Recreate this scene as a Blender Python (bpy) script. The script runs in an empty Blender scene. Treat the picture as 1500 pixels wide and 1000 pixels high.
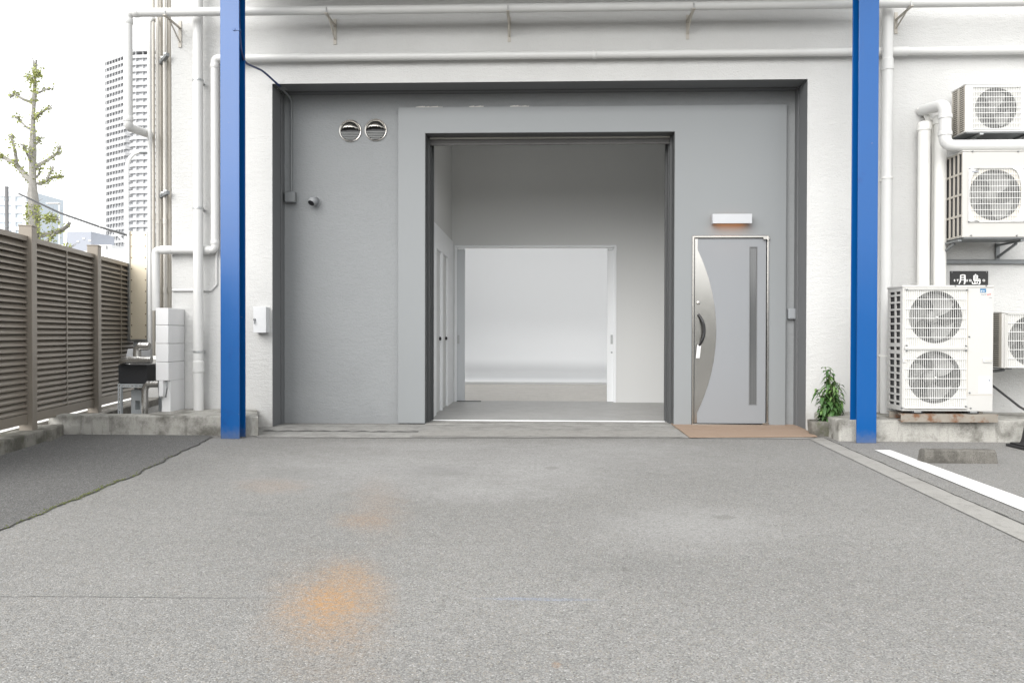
import bpy, bmesh, math, random
from mathutils import Vector, Matrix, Quaternion
from mathutils.geometry import tessellate_polygon
random.seed(11)
R = math.radians
scn = bpy.context.scene
COL = scn.collection

# ------------------------------------------------------------------ camera
F = 1167.0; D = 9.41; HC = 1.12
YAW, PITCH, ROLL = R(2.03), R(-0.54), 0.0022
CM = Matrix.Rotation(YAW, 3, 'Z') @ Matrix.Rotation(R(90) + PITCH, 3, 'X') @ Matrix.Rotation(ROLL, 3, 'Z')
CP = Vector((0, -D, HC))
cam = bpy.data.cameras.new('camera'); co = bpy.data.objects.new('camera', cam); COL.objects.link(co)
co.matrix_world = Matrix.Translation(CP) @ CM.to_4x4()
cam.sensor_width = 36.0; cam.lens = F / 1500.0 * 36.0; cam.clip_start = 0.05; cam.clip_end = 4000
scn.camera = co

def ray(px, py):
    return CM @ Vector(((px - 750) / F, -(py - 500) / F, -1.0))
def P(px, py, Y=0.0):                       # measured point of the photograph at depth Y
    d = ray(px, py); return CP + d * ((Y + D) / d.y)
def G(px, py, z=0.0):                       # measured point of the photograph on the ground
    d = ray(px, py); return CP + d * ((z - HC) / d.z)
def PX(px, Y=0.0, py=480): return P(px, py, Y).x
def PZ(py, Y=0.0, px=750): return P(px, py, Y).z

# ------------------------------------------------------------------ materials
def nd(nt, t, **k):
    n = nt.nodes.new(t)
    for a, v in k.items():
        if hasattr(n, a): setattr(n, a, v)
    return n
def val(nt, op, a, b=None, c=None, clamp=False):
    n = nt.nodes.new('ShaderNodeMath'); n.operation = op; n.use_clamp = clamp
    for i, x in enumerate((a, b, c)):
        if x is None: continue
        if isinstance(x, (int, float)): n.inputs[i].default_value = x
        else: nt.links.new(x, n.inputs[i])
    return n.outputs[0]
def mixc(nt, f, a, b, mode='MIX'):
    n = nt.nodes.new('ShaderNodeMix'); n.data_type = 'RGBA'; n.blend_type = mode
    for i, x in ((0, f), (6, a), (7, b)):
        if isinstance(x, (int, float)): n.inputs[i].default_value = x
        elif isinstance(x, tuple): n.inputs[i].default_value = (*x, 1) if len(x) == 3 else x
        else: nt.links.new(x, n.inputs[i])
    return n.outputs[2]
def ramp(nt, x, p0, p1):
    n = nt.nodes.new('ShaderNodeMapRange'); n.interpolation_type = 'SMOOTHSTEP'
    n.inputs[1].default_value = p0; n.inputs[2].default_value = p1
    nt.links.new(x, n.inputs[0]); return n.outputs[0]
def newmat(name):
    m = bpy.data.materials.new(name); m.use_nodes = True
    return m, m.node_tree, m.node_tree.nodes['Principled BSDF']
def noise(nt, co_, scale, detail=4, rough=.55, dist=0):
    n = nt.nodes.new('ShaderNodeTexNoise'); n.inputs['Scale'].default_value = scale
    n.inputs['Detail'].default_value = detail; n.inputs['Roughness'].default_value = rough
    n.inputs['Distortion'].default_value = dist
    nt.links.new(co_, n.inputs['Vector']); return n.outputs[0]
def geoco(nt):                              # world position, so parts share one pattern
    return nt.nodes.new('ShaderNodeNewGeometry').outputs['Position']
def scaled(nt, v, s):
    n = nt.nodes.new('ShaderNodeVectorMath'); n.operation = 'MULTIPLY'
    nt.links.new(v, n.inputs[0]); n.inputs[1].default_value = s; return n.outputs[0]
def bump(nt, b, h, strength, dist=0.01):
    n = nt.nodes.new('ShaderNodeBump'); n.inputs['Strength'].default_value = strength
    n.inputs['Distance'].default_value = dist; nt.links.new(h, n.inputs['Height'])
    nt.links.new(n.outputs[0], b.inputs['Normal'])
MATS = {}
def M(name, c, rough=.6, metal=0., var=.08, vs=3., bs=0, bst=0., dirt=None, ds=2., dlo=.55, dhi=.8, streak=False, spec=.5, coat=0):
    if name in MATS: return MATS[name]
    m, nt, b = newmat(name)
    p = geoco(nt)
    a = noise(nt, p, vs, 5)
    k = val(nt, 'MULTIPLY_ADD', a, 2 * var, 1 - var)
    n = nt.nodes.new('ShaderNodeVectorMath'); n.operation = 'SCALE'
    n.inputs[0].default_value = c; nt.links.new(k, n.inputs['Scale'])
    out = n.outputs[0]
    if dirt:
        q = scaled(nt, p, (1, 1, .12)) if streak else p
        dm = ramp(nt, noise(nt, q, ds, 7, .62), dlo, dhi)
        out = mixc(nt, dm, out, dirt)
    nt.links.new(out, b.inputs['Base Color'])
    b.inputs['Roughness'].default_value = rough; b.inputs['Metallic'].default_value = metal
    b.inputs['Specular IOR Level'].default_value = spec
    b.inputs['Coat Weight'].default_value = coat
    if name not in ('shutter_frame_paint', 'grey_reveal_paint'):
        rr = val(nt, 'MULTIPLY_ADD', noise(nt, p, vs * 4, 3), .2 * rough, rough * .9)
        nt.links.new(rr, b.inputs['Roughness'])
    if bst: bump(nt, b, noise(nt, p, bs, 3, .6), bst)
    MATS[name] = m; return m

def stucco(name, c, scale=55, st=.5, dirt=(.55, .53, .5), dlo=.6, splash=.6):
    m, nt, b = newmat(name); p = geoco(nt)
    h1 = noise(nt, scaled(nt, p, (1, 1, 1.6)), scale, 3, .6)
    h2 = noise(nt, scaled(nt, p, (.6, .6, 1.5)), scale * .35, 3, .5)
    h = val(nt, 'ADD', h1, h2)
    big = noise(nt, p, .8, 6, .6)
    col = mixc(nt, ramp(nt, big, .4, .75), c, tuple(x * .93 for x in c))
    st_ = ramp(nt, noise(nt, scaled(nt, p, (2.2, 2.2, .16)), 1.6, 7, .6), dlo, dlo + .3)
    col = mixc(nt, val(nt, 'MULTIPLY', st_, .5), col, dirt)
    zz = nt.nodes.new('ShaderNodeSeparateXYZ'); nt.links.new(p, zz.inputs[0])
    # splash dirt close to the ground
    lo = val(nt, 'SUBTRACT', val(nt, 'MULTIPLY', noise(nt, p, 6, 6), .75), zz.outputs[2])
    col = mixc(nt, val(nt, 'MULTIPLY', ramp(nt, lo, 0.05, .4), splash), col, tuple(x * .7 for x in dirt))
    pit = ramp(nt, h1, .5, .3)
    col = mixc(nt, val(nt, 'MULTIPLY', pit, .10), col, tuple(x * .55 for x in c))
    nt.links.new(col, b.inputs['Base Color']); b.inputs['Roughness'].default_value = .85
    b.inputs['Specular IOR Level'].default_value = .2
    bump(nt, b, h, st, .012); return m

def blob(nt, p, cx, cy, rx, ry, rot=0):
    n = nt.nodes.new('ShaderNodeMapping'); n.vector_type = 'TEXTURE'
    n.inputs['Location'].default_value = (cx, cy, 0); n.inputs['Rotation'].default_value = (0, 0, rot)
    n.inputs['Scale'].default_value = (rx, ry, 1)
    nt.links.new(p, n.inputs['Vector'])
    g = nt.nodes.new('ShaderNodeTexGradient'); g.gradient_type = 'SPHERICAL'
    nt.links.new(n.outputs[0], g.inputs[0]); return g.outputs['Fac']

def asphalt(name, c, stains=False, grain=1.0, lum=1.0):
    m, nt, b = newmat(name); p = geoco(nt)
    sx = nt.nodes.new('ShaderNodeSeparateXYZ'); nt.links.new(p, sx.inputs[0])
    fl = nt.nodes.new('ShaderNodeCombineXYZ'); nt.links.new(sx.outputs[0], fl.inputs[0]); nt.links.new(sx.outputs[1], fl.inputs[1])
    p2 = fl.outputs[0]
    warp = nt.nodes.new('ShaderNodeTexNoise'); warp.inputs['Scale'].default_value = 60
    nt.links.new(p2, warp.inputs['Vector'])
    wp = nt.nodes.new('ShaderNodeVectorMath'); wp.operation = 'MULTIPLY_ADD'
    nt.links.new(warp.outputs['Color'], wp.inputs[0]); wp.inputs[1].default_value = (.008,) * 3; nt.links.new(p2, wp.inputs[2])
    v = nt.nodes.new('ShaderNodeTexVoronoi'); v.inputs['Scale'].default_value = 165; v.inputs['Randomness'].default_value = 1
    nt.links.new(wp.outputs[0], v.inputs['Vector'])
    v2 = nt.nodes.new('ShaderNodeTexVoronoi'); v2.inputs['Scale'].default_value = 360
    nt.links.new(p2, v2.inputs['Vector'])
    s1 = nt.nodes.new('ShaderNodeSeparateColor'); nt.links.new(v.outputs['Color'], s1.inputs[0])
    s2 = nt.nodes.new('ShaderNodeSeparateColor'); nt.links.new(v2.outputs['Color'], s2.inputs[0])
    # stone by stone tone
    t = val(nt, 'ADD', val(nt, 'MULTIPLY', s1.outputs[0], .62), val(nt, 'MULTIPLY', s2.outputs[0], .38))
    k = val(nt, 'MULTIPLY_ADD', t, 1.15 * grain, 1 - .575 * grain)
    edge = ramp(nt, v.outputs['Distance'], .35, .75)
    k = val(nt, 'MULTIPLY', k, val(nt, 'MULTIPLY_ADD', edge, -.42 * grain, 1.1))
    mott = noise(nt, p2, 14, 5, .6)
    k = val(nt, 'MULTIPLY', k, val(nt, 'MULTIPLY_ADD', mott, .36, .82))
    big = noise(nt, p2, .55, 6, .55)
    k = val(nt, 'MULTIPLY', k, val(nt, 'MULTIPLY_ADD', big, .36, .82))
    n = nt.nodes.new('ShaderNodeVectorMath'); n.operation = 'SCALE'
    n.inputs[0].default_value = c; nt.links.new(k, n.inputs['Scale'])
    col = n.outputs[0]
    lightstone = val(nt, 'GREATER_THAN', s1.outputs[1], .955)
    col = mixc(nt, val(nt, 'MULTIPLY', lightstone, .7 * grain), col, tuple(min(1, x * 2.2) for x in c))
    tan = val(nt, 'GREATER_THAN', s1.outputs[2], .9)
    col = mixc(nt, val(nt, 'MULTIPLY', tan, .35), col, (c[0] * 1.25, c[1] * 1.08, c[2] * .85))
    darkstone = val(nt, 'LESS_THAN', s1.outputs[1], .05)
    col = mixc(nt, val(nt, 'MULTIPLY', darkstone, .6), col, tuple(x * .35 for x in c))
    if stains:
        def spot(px, py, wx, wy, rot, amount, colr, hard=(.1, .75), ns=7.):
            nonlocal col
            q = G(px, py); q2 = G(px + wx, py); q3 = G(px, py - wy)
            kk = (q3.x - q.x) / (q3.y - q.y)
            xs = val(nt, 'SUBTRACT', val(nt, 'SUBTRACT', sx.outputs[0], q.x), val(nt, 'MULTIPLY', val(nt, 'SUBTRACT', sx.outputs[1], q.y), kk))
            xs = val(nt, 'DIVIDE', xs, (q2 - q).length); ysv = val(nt, 'DIVIDE', val(nt, 'SUBTRACT', sx.outputs[1], q.y), (q3 - q).length)
            rr2 = val(nt, 'SQRT', val(nt, 'ADD', val(nt, 'MULTIPLY', xs, xs), val(nt, 'MULTIPLY', ysv, ysv)))
            g = val(nt, 'SUBTRACT', 1.0, rr2)
            nz = val(nt, 'MULTIPLY_ADD', noise(nt, p2, ns, 7, .68), 1.1, -.55)
            g = val(nt, 'ADD', g, val(nt, 'MULTIPLY', nz, ramp(nt, rr2, 1.25, .9)))
            f = val(nt, 'MULTIPLY', ramp(nt, g, *hard), amount)
            f = val(nt, 'MULTIPLY', f, val(nt, 'MULTIPLY_ADD', s1.outputs[2], .9, .5), clamp=True)
            f = val(nt, 'MULTIPLY', f, val(nt, 'MULTIPLY_ADD', ramp(nt, noise(nt, p2, 38, 5, .7), .36, .62), .95, .28), clamp=True)
            col = mixc(nt, f, col, colr)
        rust = (.36, .215, .10)
        spot(514, 856, 78, 52, 0, .5, rust, (.0, 1.05), 8.)
        spot(468, 892, 88, 50, 0, .46, rust, (.0, 1.05), 8.)
        spot(480, 888, 130, 92, 0, .26, rust, (.0, 1.0), 5.)
        spot(480, 880, 52, 22, 0, .3, (.42, .22, .07), (.0, .9), 14.)
        spot(555, 735, 62, 50, 0, .17, (.36, .22, .12), (.0, 1.0), 6.)
        spot(400, 711, 80, 14, 0, .18, (.36, .21, .11), (.02, .8))
        spot(530, 762, 60, 16, 0, .18, (.37, .2, .08), (.02, .8))
        pale = (.36, .355, .35)  # pale dust; broad spots also paint back brightness lost under the canopy
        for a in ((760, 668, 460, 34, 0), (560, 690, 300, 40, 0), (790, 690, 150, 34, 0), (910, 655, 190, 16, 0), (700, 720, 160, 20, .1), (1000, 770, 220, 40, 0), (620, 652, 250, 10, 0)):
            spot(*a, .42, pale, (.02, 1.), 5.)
        grime = (.11, .11, .108)
        for a in ((250, 690, 120, 22, .1), (640, 690, 110, 12, 0), (430, 692, 90, 12, 0), (950, 830, 160, 30, 0), (380, 752, 60, 6, 0)):
            spot(*a, .26, grime, (.02, 1.), 8.)
        for a in ((1060, 757, 22, 4), (808, 685, 14, 3), (815, 973, 9, 7), (842, 850, 5, 3), (915, 833, 6, 4), (650, 879, 4, 2), (335, 775, 3, 3), (640, 1040, 70, 20)):
            spot(*a, 0, .34, (.085, .08, .07) if a[0] != 815 else (.25, .15, .08), (.05, .5), 40.)
        # chalk line
        spot(790, 877, 105, 3.2, 0, .35, (.2, .25, .36), (.05, .5), 14.)
        # old joint crossing the lot on the left
        q = G(0, 873); q2 = G(330, 875)
        sl = (q2.y - q.y) / (q2.x - q.x)
        dy = val(nt, 'SUBTRACT', sx.outputs[1], val(nt, 'MULTIPLY_ADD', sx.outputs[0], sl, q.y - sl * q.x))
        dy = val(nt, 'ADD', dy, val(nt, 'MULTIPLY_ADD', noise(nt, p2, 7, 5), .03, -.015))
        ln = val(nt, 'LESS_THAN', val(nt, 'ABSOLUTE', dy), .0045)
        ln = val(nt, 'MULTIPLY', ln, ramp(nt, sx.outputs[0], q2.x + .35, q2.x - .1))
        col = mixc(nt, val(nt, 'MULTIPLY', ln, .7), col, (.05, .05, .05))
    nt.links.new(col, b.inputs['Base Color'])
    b.inputs['Roughness'].default_value = .9; b.inputs['Specular IOR Level'].default_value = .25
    hh = val(nt, 'ADD', val(nt, 'MULTIPLY', v.outputs['Distance'], -.8), val(nt, 'MULTIPLY', s1.outputs[0], .5))
    bump(nt, b, hh, .55, .006)
    return m

def concrete(name, c, dark, dlo=.45, dhi=.75, grain=1., moss=None, rough=.9):
    m, nt, b = newmat(name); p = geoco(nt)
    a = noise(nt, p, 3.2, 8, .65); f = noise(nt, p, 60, 4, .6); sp = noise(nt, p, 180, 2)
    col = mixc(nt, ramp(nt, a, dlo, dhi), c, dark)
    st = ramp(nt, noise(nt, scaled(nt, p, (3, 3, .5)), 4, 7, .65), .5, .72)
    col = mixc(nt, val(nt, 'MULTIPLY', st, .5), col, tuple(x * .7 for x in dark))
    if moss:
        mm = ramp(nt, noise(nt, p, 5.5, 7, .7), .52, .68)
        col = mixc(nt, val(nt, 'MULTIPLY', mm, .7), col, moss)
    col = mixc(nt, val(nt, 'MULTIPLY', ramp(nt, sp, .52, .7), .5 * grain), col, tuple(x * .4 for x in c))
    col = mixc(nt, val(nt, 'MULTIPLY', ramp(nt, f, .58, .75), .35 * grain), col, tuple(min(1, x * 1.35) for x in c))
    nt.links.new(col, b.inputs['Base Color']); b.inputs['Roughness'].default_value = rough
    b.inputs['Specular IOR Level'].default_value = .2 if rough > .8 else .45
    bump(nt, b, val(nt, 'ADD', f, val(nt, 'MULTIPLY', sp, .6)), .5 * grain, .01); return m

WHITE = stucco('white_stucco', (.565, .565, .557), 52, .5)
GREYR = stucco('grey_roughcast', (.262, .272, .278), 42, .35, (.22, .225, .23), .62, .15)
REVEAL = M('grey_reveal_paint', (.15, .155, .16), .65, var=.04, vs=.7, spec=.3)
PANEL = M('grey_board_paint', (.232, .244, .251), .55, var=.03, vs=1.2, bs=180, bst=.04)
DOORP = M('door_grey_paint', (.24, .25, .264), .42, var=.02, vs=2)
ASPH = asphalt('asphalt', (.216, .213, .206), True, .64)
ASPHD = asphalt('dark_asphalt', (.130, .129, .127), False, .95)
APRON = concrete('apron_concrete', (.33, .325, .31), (.23, .225, .215), .4, .7, 1.1)
GUTTER = concrete('gutter_concrete', (.315, .307, .29), (.235, .228, .213), .45, .8)
PLINTH = concrete('weathered_concrete', (.43, .42, .39), (.14, .135, .118), .44, .7, 1.3)
CURBDIRT = concrete('mossy_concrete', (.25, .24, .215), (.10, .097, .08), .38, .62, 1., (.09, .09, .05))
STONE = concrete('wheel_stop_concrete', (.20, .19, .172), (.09, .085, .075), .38, .66, 2.4)
POT = concrete('planter_stone', (.23, .22, .20), (.11, .105, .09), .4, .65, 1.4, (.1, .11, .06))
BLUE = M('blue_gloss_paint', (.002, .076, .27), .24, var=.06, vs=1.5, bs=60, bst=.03, dirt=(.005, .055, .22), ds=5, dlo=.6, dhi=.85, spec=.55)
def age_paint(m):                          # dusty foot and a few chipped flecks
    nt = m.node_tree; b = nt.nodes['Principled BSDF']; src = b.inputs['Base Color'].links[0].from_socket; p = geoco(nt)
    z = nt.nodes.new('ShaderNodeSeparateXYZ'); nt.links.new(p, z.inputs[0])
    d = val(nt, 'MULTIPLY', ramp(nt, val(nt, 'ADD', z.outputs[2], val(nt, 'MULTIPLY', noise(nt, p, 18, 5), .16)), .24, .05), .55)
    c = mixc(nt, d, src, (.13, .14, .16))
    ch = ramp(nt, noise(nt, p, 38, 2, .4), .79, .81)
    c = mixc(nt, ch, c, (.16, .17, .19))
    st = ramp(nt, noise(nt, scaled(nt, p, (9, 9, .25)), 2.2, 5, .6), .55, .8)
    c = mixc(nt, val(nt, 'MULTIPLY', st, .22), c, (.03, .10, .24))
    nt.links.new(c, b.inputs['Base Color'])
age_paint(BLUE)
BLUEC = M('blue_cable', (.012, .03, .12), .45)
PIPE = M('white_pvc_pipe', (.61, .61, .60), .38, var=.04, vs=3, dirt=(.55, .54, .5), ds=5, dlo=.66, dhi=.95)
PIPEG = M('painted_pipe', (.72, .715, .69), .45, var=.05, vs=3, dirt=(.5, .48, .44), ds=4, dlo=.6, dhi=.9)
BEIGE = M('beige_conduit', (.47, .44, .39), .5, var=.06)
BEIGEL = M('pale_conduit', (.56, .54, .50), .5, var=.06)
STEEL = M('stainless_steel', (.50, .48, .45), .24, 1., var=.05, vs=8)
BRUSH = M('brushed_steel', (.54, .525, .50), .2, 1., var=.05, vs=4)
GALV = M('galvanised_steel', (.46, .47, .47), .42, .85, var=.12, vs=20)
GALVD = M('dull_galvanised_steel', (.22, .23, .235), .5, .6, var=.15, vs=15)
FRAME = M('shutter_frame_paint', (.085, .088, .09), .5, 0, var=.0, vs=1, spec=.3)
SHUT = M('shutter_bar_metal', (.5, .49, .45), .38, .8, var=.1)
SHUTD = M('shutter_slat_paint', (.11, .108, .105), .5, .1, var=.1)
IWALL = M('interior_white_paint', (.80, .805, .81), .7, var=.015, vs=.8, bs=120, bst=.03)
IUP = M('interior_upper_paint', (.66, .665, .66), .75, var=.015, vs=.8)
ITRIM = M('interior_white_gloss', (.83, .845, .86), .4, var=.01)
CYC = None
IFLOOR = concrete('room_floor_screed', (.36, .355, .345), (.29, .285, .275), .35, .75, .2, rough=.4)
SFLOOR = concrete('studio_floor', (.56, .53, .49), (.47, .445, .405), .35, .8, .25, rough=.45)
BLACK = M('black_rubber', (.018, .018, .02), .55, var=.15)
BLACKP = M('black_plastic', (.02, .02, .022), .35, var=.1)
TAUPE = M('bronze_aluminium', (.255, .222, .183), .42, .25, var=.06, vs=5)
TAUPEP = M('bronze_post_aluminium', (.25, .22, .185), .45, .25, var=.06, vs=4)
ACW = M('ivory_enamel', (.52, .514, .495), .38, var=.03, vs=2, dirt=(.5, .47, .41), ds=6, dlo=.66, dhi=.95)
ACW2 = M('aged_ivory_enamel', (.50, .492, .468), .4, var=.04, vs=2, dirt=(.38, .36, .32), ds=5, dlo=.62, dhi=.95)
ACFACE = M('white_grille_plate', (.60, .60, .59), .35, var=.02)
ACSIDE = M('side_grille_enamel', (.47, .44, .39), .5, var=.06)
ACD = M('condenser_dark', (.05, .05, .052), .7, var=.3, vs=40)
ACIN = M('fan_shroud_grey', (.065, .065, .064), .7, var=.15, vs=4)
FAN = M('fan_plastic_grey', (.20, .20, .195), .5, var=.08)
WIRE = M('white_wire', (.80, .80, .78), .4, var=.02)
RUST = M('rusty_steel', (.26, .235, .20), .75, .1, var=.3, vs=9, bs=60, bst=.3, dirt=(.17, .08, .038), ds=8, dlo=.47, dhi=.64)
MATM = None
def brickmat():
    m, nt, b = newmat('coir_brown_mat'); p = geoco(nt)
    a = noise(nt, p, 300, 3); c = noise(nt, scaled(nt, p, (1, 4, 1)), 3, 5)
    col = mixc(nt, a, (.24, .165, .115), (.36, .27, .205))
    col = mixc(nt, val(nt, 'MULTIPLY', ramp(nt, c, .5, .75), .5), col, (.33, .25, .2))
    nt.links.new(col, b.inputs['Base Color']); b.inputs['Roughness'].default_value = .95
    bump(nt, b, a, .6, .006); return m
MATM = brickmat()
PLY = M('varnished_plywood', (.76, .68, .53), .45, var=.05, vs=3, dirt=(.68, .57, .40), ds=7, dlo=.6, dhi=.9, streak=True)
SILVER = M('foil_clad_pipe', (.68, .67, .65), .24, .9, var=.1, vs=9, bs=25, bst=.1)
DARKBOX = M('charcoal_enamel', (.035, .036, .04), .5, var=.1)
GREYBOX = M('light_grey_enamel', (.50, .525, .54), .45, var=.06)
PAINTW = M('white_road_paint', (.68, .68, .67), .7, var=.06, vs=6, bs=90, bst=.25, dirt=(.5, .49, .47), ds=14, dlo=.66, dhi=.86)
BARK = M('grey_bark', (.28, .27, .25), .9, var=.35, vs=9, bs=14, bst=.6)
LEAFY = M('young_ginkgo_leaf', (.30, .33, .10), .6, var=.3, vs=3)
LEAFG = M('dark_shrub_leaf', (.05, .115, .03), .5, var=.4, vs=14)
LEAFG2 = M('fresh_shrub_leaf', (.11, .20, .055), .5, var=.3, vs=14)
STEM = M('green_stem', (.10, .13, .05), .7)
SOIL = M('potting_soil', (.05, .04, .03), .95, bs=60, bst=.6)
TWALL = M('pale_tower_concrete', (.47, .475, .485), .7, var=.03, vs=.05)
TGLASS = M('tower_hazed_glazing', (.58, .59, .61), .5, var=.12, vs=.25)  # lightened so distance haze and softer recess shade sit in the colour
TPALE = M('tower_balcony_panel', (.44, .45, .465), .6, var=.03, vs=.1)
BLDBLUE = M('pale_blue_cladding', (.50, .56, .62), .5, var=.05, vs=.2)
BLDGREY = M('grey_blue_cladding', (.33, .35, .40), .6, var=.08, vs=.3)
RAILW = M('white_rail_paint', (.78, .78, .77), .5)
POLEG = M('grey_pole_paint', (.17, .17, .175), .6)
SIGNB = M('black_sign_panel', (.022, .022, .022), .4, var=.1)
SIGNW = M('white_sign_lettering', (.85, .85, .84), .5)
TAGW = M('white_paper', (.6, .6, .6), .7)
STBLUE = M('blue_sticker', (.03, .15, .30), .4)
STPALE = M('pale_blue_print', (.55, .60, .70), .5)
STRED = M('red_print', (.55, .12, .12), .5)
STGREY = M('grey_print', (.30, .31, .34), .5)
FOAM = M('crumbled_filler', (.6, .58, .55), .9)
MOSS = M('green_moss', (.09, .105, .03), .95, var=.4, vs=30)
CRACK = M('dark_crack', (.035, .034, .03), .95)
def glassmat():
    m, nt, b = newmat('smoked_glass'); p = geoco(nt)
    b.inputs['Base Color'].default_value = (.19, .195, .2, 1); b.inputs['Roughness'].default_value = .12
    b.inputs['Specular IOR Level'].default_value = .8
    w = noise(nt, scaled(nt, p, (60, 60, .3)), 1.5, 2)
    nt.links.new(mixc(nt, w, (.075, .078, .08), (.135, .138, .14)), b.inputs['Base Color']); return m
GLASS = glassmat()
def lampmat():
    m, nt, b = newmat('warm_lit_diffuser')
    b.inputs['Base Color'].default_value = (.8, .5, .25, 1)
    b.inputs['Emission Color'].default_value = (1., .36, .08, 1); b.inputs['Emission Strength'].default_value = 2.4
    return m
LAMP = lampmat()

# ------------------------------------------------------------------ mesh builder
class MB:
    def __init__(s): s.v = []; s.f = []; s.m = []; s.mi = 0
    def add(s, vs, fs):
        o = len(s.v); s.v += [tuple(x) for x in vs]; s.f += [tuple(i + o for i in f) for f in fs]; s.m += [s.mi] * len(fs); return s
    def box(s, x0, x1, y0, y1, z0, z1):
        x0, x1 = sorted((x0, x1)); y0, y1 = sorted((y0, y1)); z0, z1 = sorted((z0, z1))
        v = [(x, y, z) for z in (z0, z1) for y in (y0, y1) for x in (x0, x1)]
        return s.add(v, [(0, 2, 3, 1), (4, 5, 7, 6), (0, 1, 5, 4), (2, 6, 7, 3), (0, 4, 6, 2), (1, 3, 7, 5)])
    def obox(s, c, ax, ay, az):                # centre and three half-axis vectors
        c = Vector(c); v = [c + i * Vector(ax) + j * Vector(ay) + k * Vector(az) for k in (-1, 1) for j in (-1, 1) for i in (-1, 1)]
        return s.add(v, [(0, 2, 3, 1), (4, 5, 7, 6), (0, 1, 5, 4), (2, 6, 7, 3), (0, 4, 6, 2), (1, 3, 7, 5)])
    def quad(s, a, b, c, d): return s.add([a, b, c, d], [(0, 1, 2, 3)])
    def tube(s, pts, r, n=16, cap=True, bend=0):
        pts = [Vector(p) for p in pts]
        rs = list(r) if isinstance(r, (list, tuple)) else [r] * len(pts)
        if bend: pts, rs = fillet(pts, bend, rs[0])
        t0 = (pts[1] - pts[0]).normalized()
        u = t0.orthogonal().normalized(); rings = []; base = len(s.v); prev = t0
        for i, p in enumerate(pts):
            a = (pts[i] - pts[i - 1]).normalized() if i else t0
            b = (pts[i + 1] - pts[i]).normalized() if i < len(pts) - 1 else a
            t = (a + b)
            t = t.normalized() if t.length > 1e-6 else a
            u = prev.rotation_difference(t) @ u; prev = t
            u = (u - t * u.dot(t)).normalized(); w = t.cross(u)
            k = 1 / max(.5, math.sqrt(max(0, (1 + a.dot(b)) / 2)))
            rings.append([p + (u * math.cos(2 * math.pi * j / n) + w * math.sin(2 * math.pi * j / n)) * rs[i] * (k if k < 1.5 else 1) for j in range(n)])
        v = [q for rg in rings for q in rg]; fs = []
        for i in range(len(pts) - 1):
            for j in range(n):
                fs.append((i * n + j, i * n + (j + 1) % n, (i + 1) * n + (j + 1) % n, (i + 1) * n + j))
        if cap:
            fs.append(tuple(reversed(range(n)))); fs.append(tuple((len(pts) - 1) * n + j for j in range(n)))
        return s.add(v, fs)
    def cyl(s, a, b, r, n=20): return s.tube([a, b], r, n)
    def lathe(s, prof, c, axis='Z', n=28):
        c = Vector(c); v = []; fs = []
        for (r, h) in prof:
            for j in range(n):
                an = 2 * math.pi * j / n; x, y = r * math.cos(an), r * math.sin(an)
                v.append(c + (Vector((x, y, h)) if axis == 'Z' else Vector((x, h, y))))
        for i in range(len(prof) - 1):
            for j in range(n):
                q = (i * n + j, i * n + (j + 1) % n, (i + 1) * n + (j + 1) % n, (i + 1) * n + j)
                fs.append(q if axis == 'Z' else q[::-1])
        return s.add(v, fs)
    def plate(s, outer, holes, fn, w0, w1):     # 2D outline with holes, fn(u, v, w) -> point
        loops = [outer] + list(holes)
        tri = tessellate_polygon([[Vector((a, b, 0)) for a, b in lp] for lp in loops])
        flat = [q for lp in loops for q in lp]; n = len(flat)
        v = [fn(a, b, w0) for a, b in flat] + [fn(a, b, w1) for a, b in flat]
        fs = [tuple(t) for t in tri] + [tuple(i + n for i in reversed(t)) for t in tri]
        o = 0
        for lp in loops:
            k = len(lp)
            for i in range(k): fs.append((o + i, o + (i + 1) % k, n + o + (i + 1) % k, n + o + i))
            o += k
        return s.add(v, fs)
    def build(s, name, mat, parent=None, bev=0, smooth=True, ang=35, recalc=True):
        me = bpy.data.meshes.new(name); me.from_pydata(s.v, [], s.f)
        mats = mat if isinstance(mat, (list, tuple)) else [mat]
        for x in mats: me.materials.append(x)
        if len(mats) > 1: me.polygons.foreach_set('material_index', s.m)
        if recalc:
            bm = bmesh.new(); bm.from_mesh(me); bmesh.ops.recalc_face_normals(bm, faces=bm.faces); bm.to_mesh(me); bm.free()
        if smooth:
            me.shade_smooth(); me.set_sharp_from_angle(angle=R(ang))
        me.update()
        o = bpy.data.objects.new(name, me); COL.objects.link(o)
        if parent is None:                      # origin at the base of the thing
            xs = [p[0] for p in s.v]; ys = [p[1] for p in s.v]; zs = [p[2] for p in s.v]
            c = Vector(((min(xs) + max(xs)) / 2, (min(ys) + max(ys)) / 2, min(zs)))
            me.transform(Matrix.Translation(-c)); o.location = c
        else:
            o.parent = parent; o.matrix_parent_inverse = Matrix.Translation(-wloc(parent))
        if bev:
            b = o.modifiers.new('bevel', 'BEVEL'); b.width = bev; b.segments = 2; b.limit_method = 'ANGLE'; b.angle_limit = R(40); b.harden_normals = False
        return o
def wloc(o):
    # parts keep a zero offset, so only the thing itself carries a location
    return o.location if o.parent is None else Vector((0, 0, 0))
def fillet(pts, rad, r):
    out = [pts[0]]
    for i in range(1, len(pts) - 1):
        a, b, c = pts[i - 1], pts[i], pts[i + 1]
        d1 = (a - b).normalized(); d2 = (c - b).normalized()
        k = min(rad, (a - b).length * .48, (c - b).length * .48)
        if d1.dot(d2) < -.995: out.append(b); continue
        p0 = b + d1 * k; p2 = b + d2 * k
        for j in range(7):
            t = j / 6; out.append(p0 * (1 - t) ** 2 + b * 2 * t * (1 - t) + p2 * t * t)
    out.append(pts[-1]); return out, [r] * len(out)
def tag(o, label=None, cat=None, group=None, kind=None):
    if label: o['label'] = label
    if cat: o['category'] = cat
    if group: o['group'] = group
    if kind: o['kind'] = kind
    return o
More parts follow.
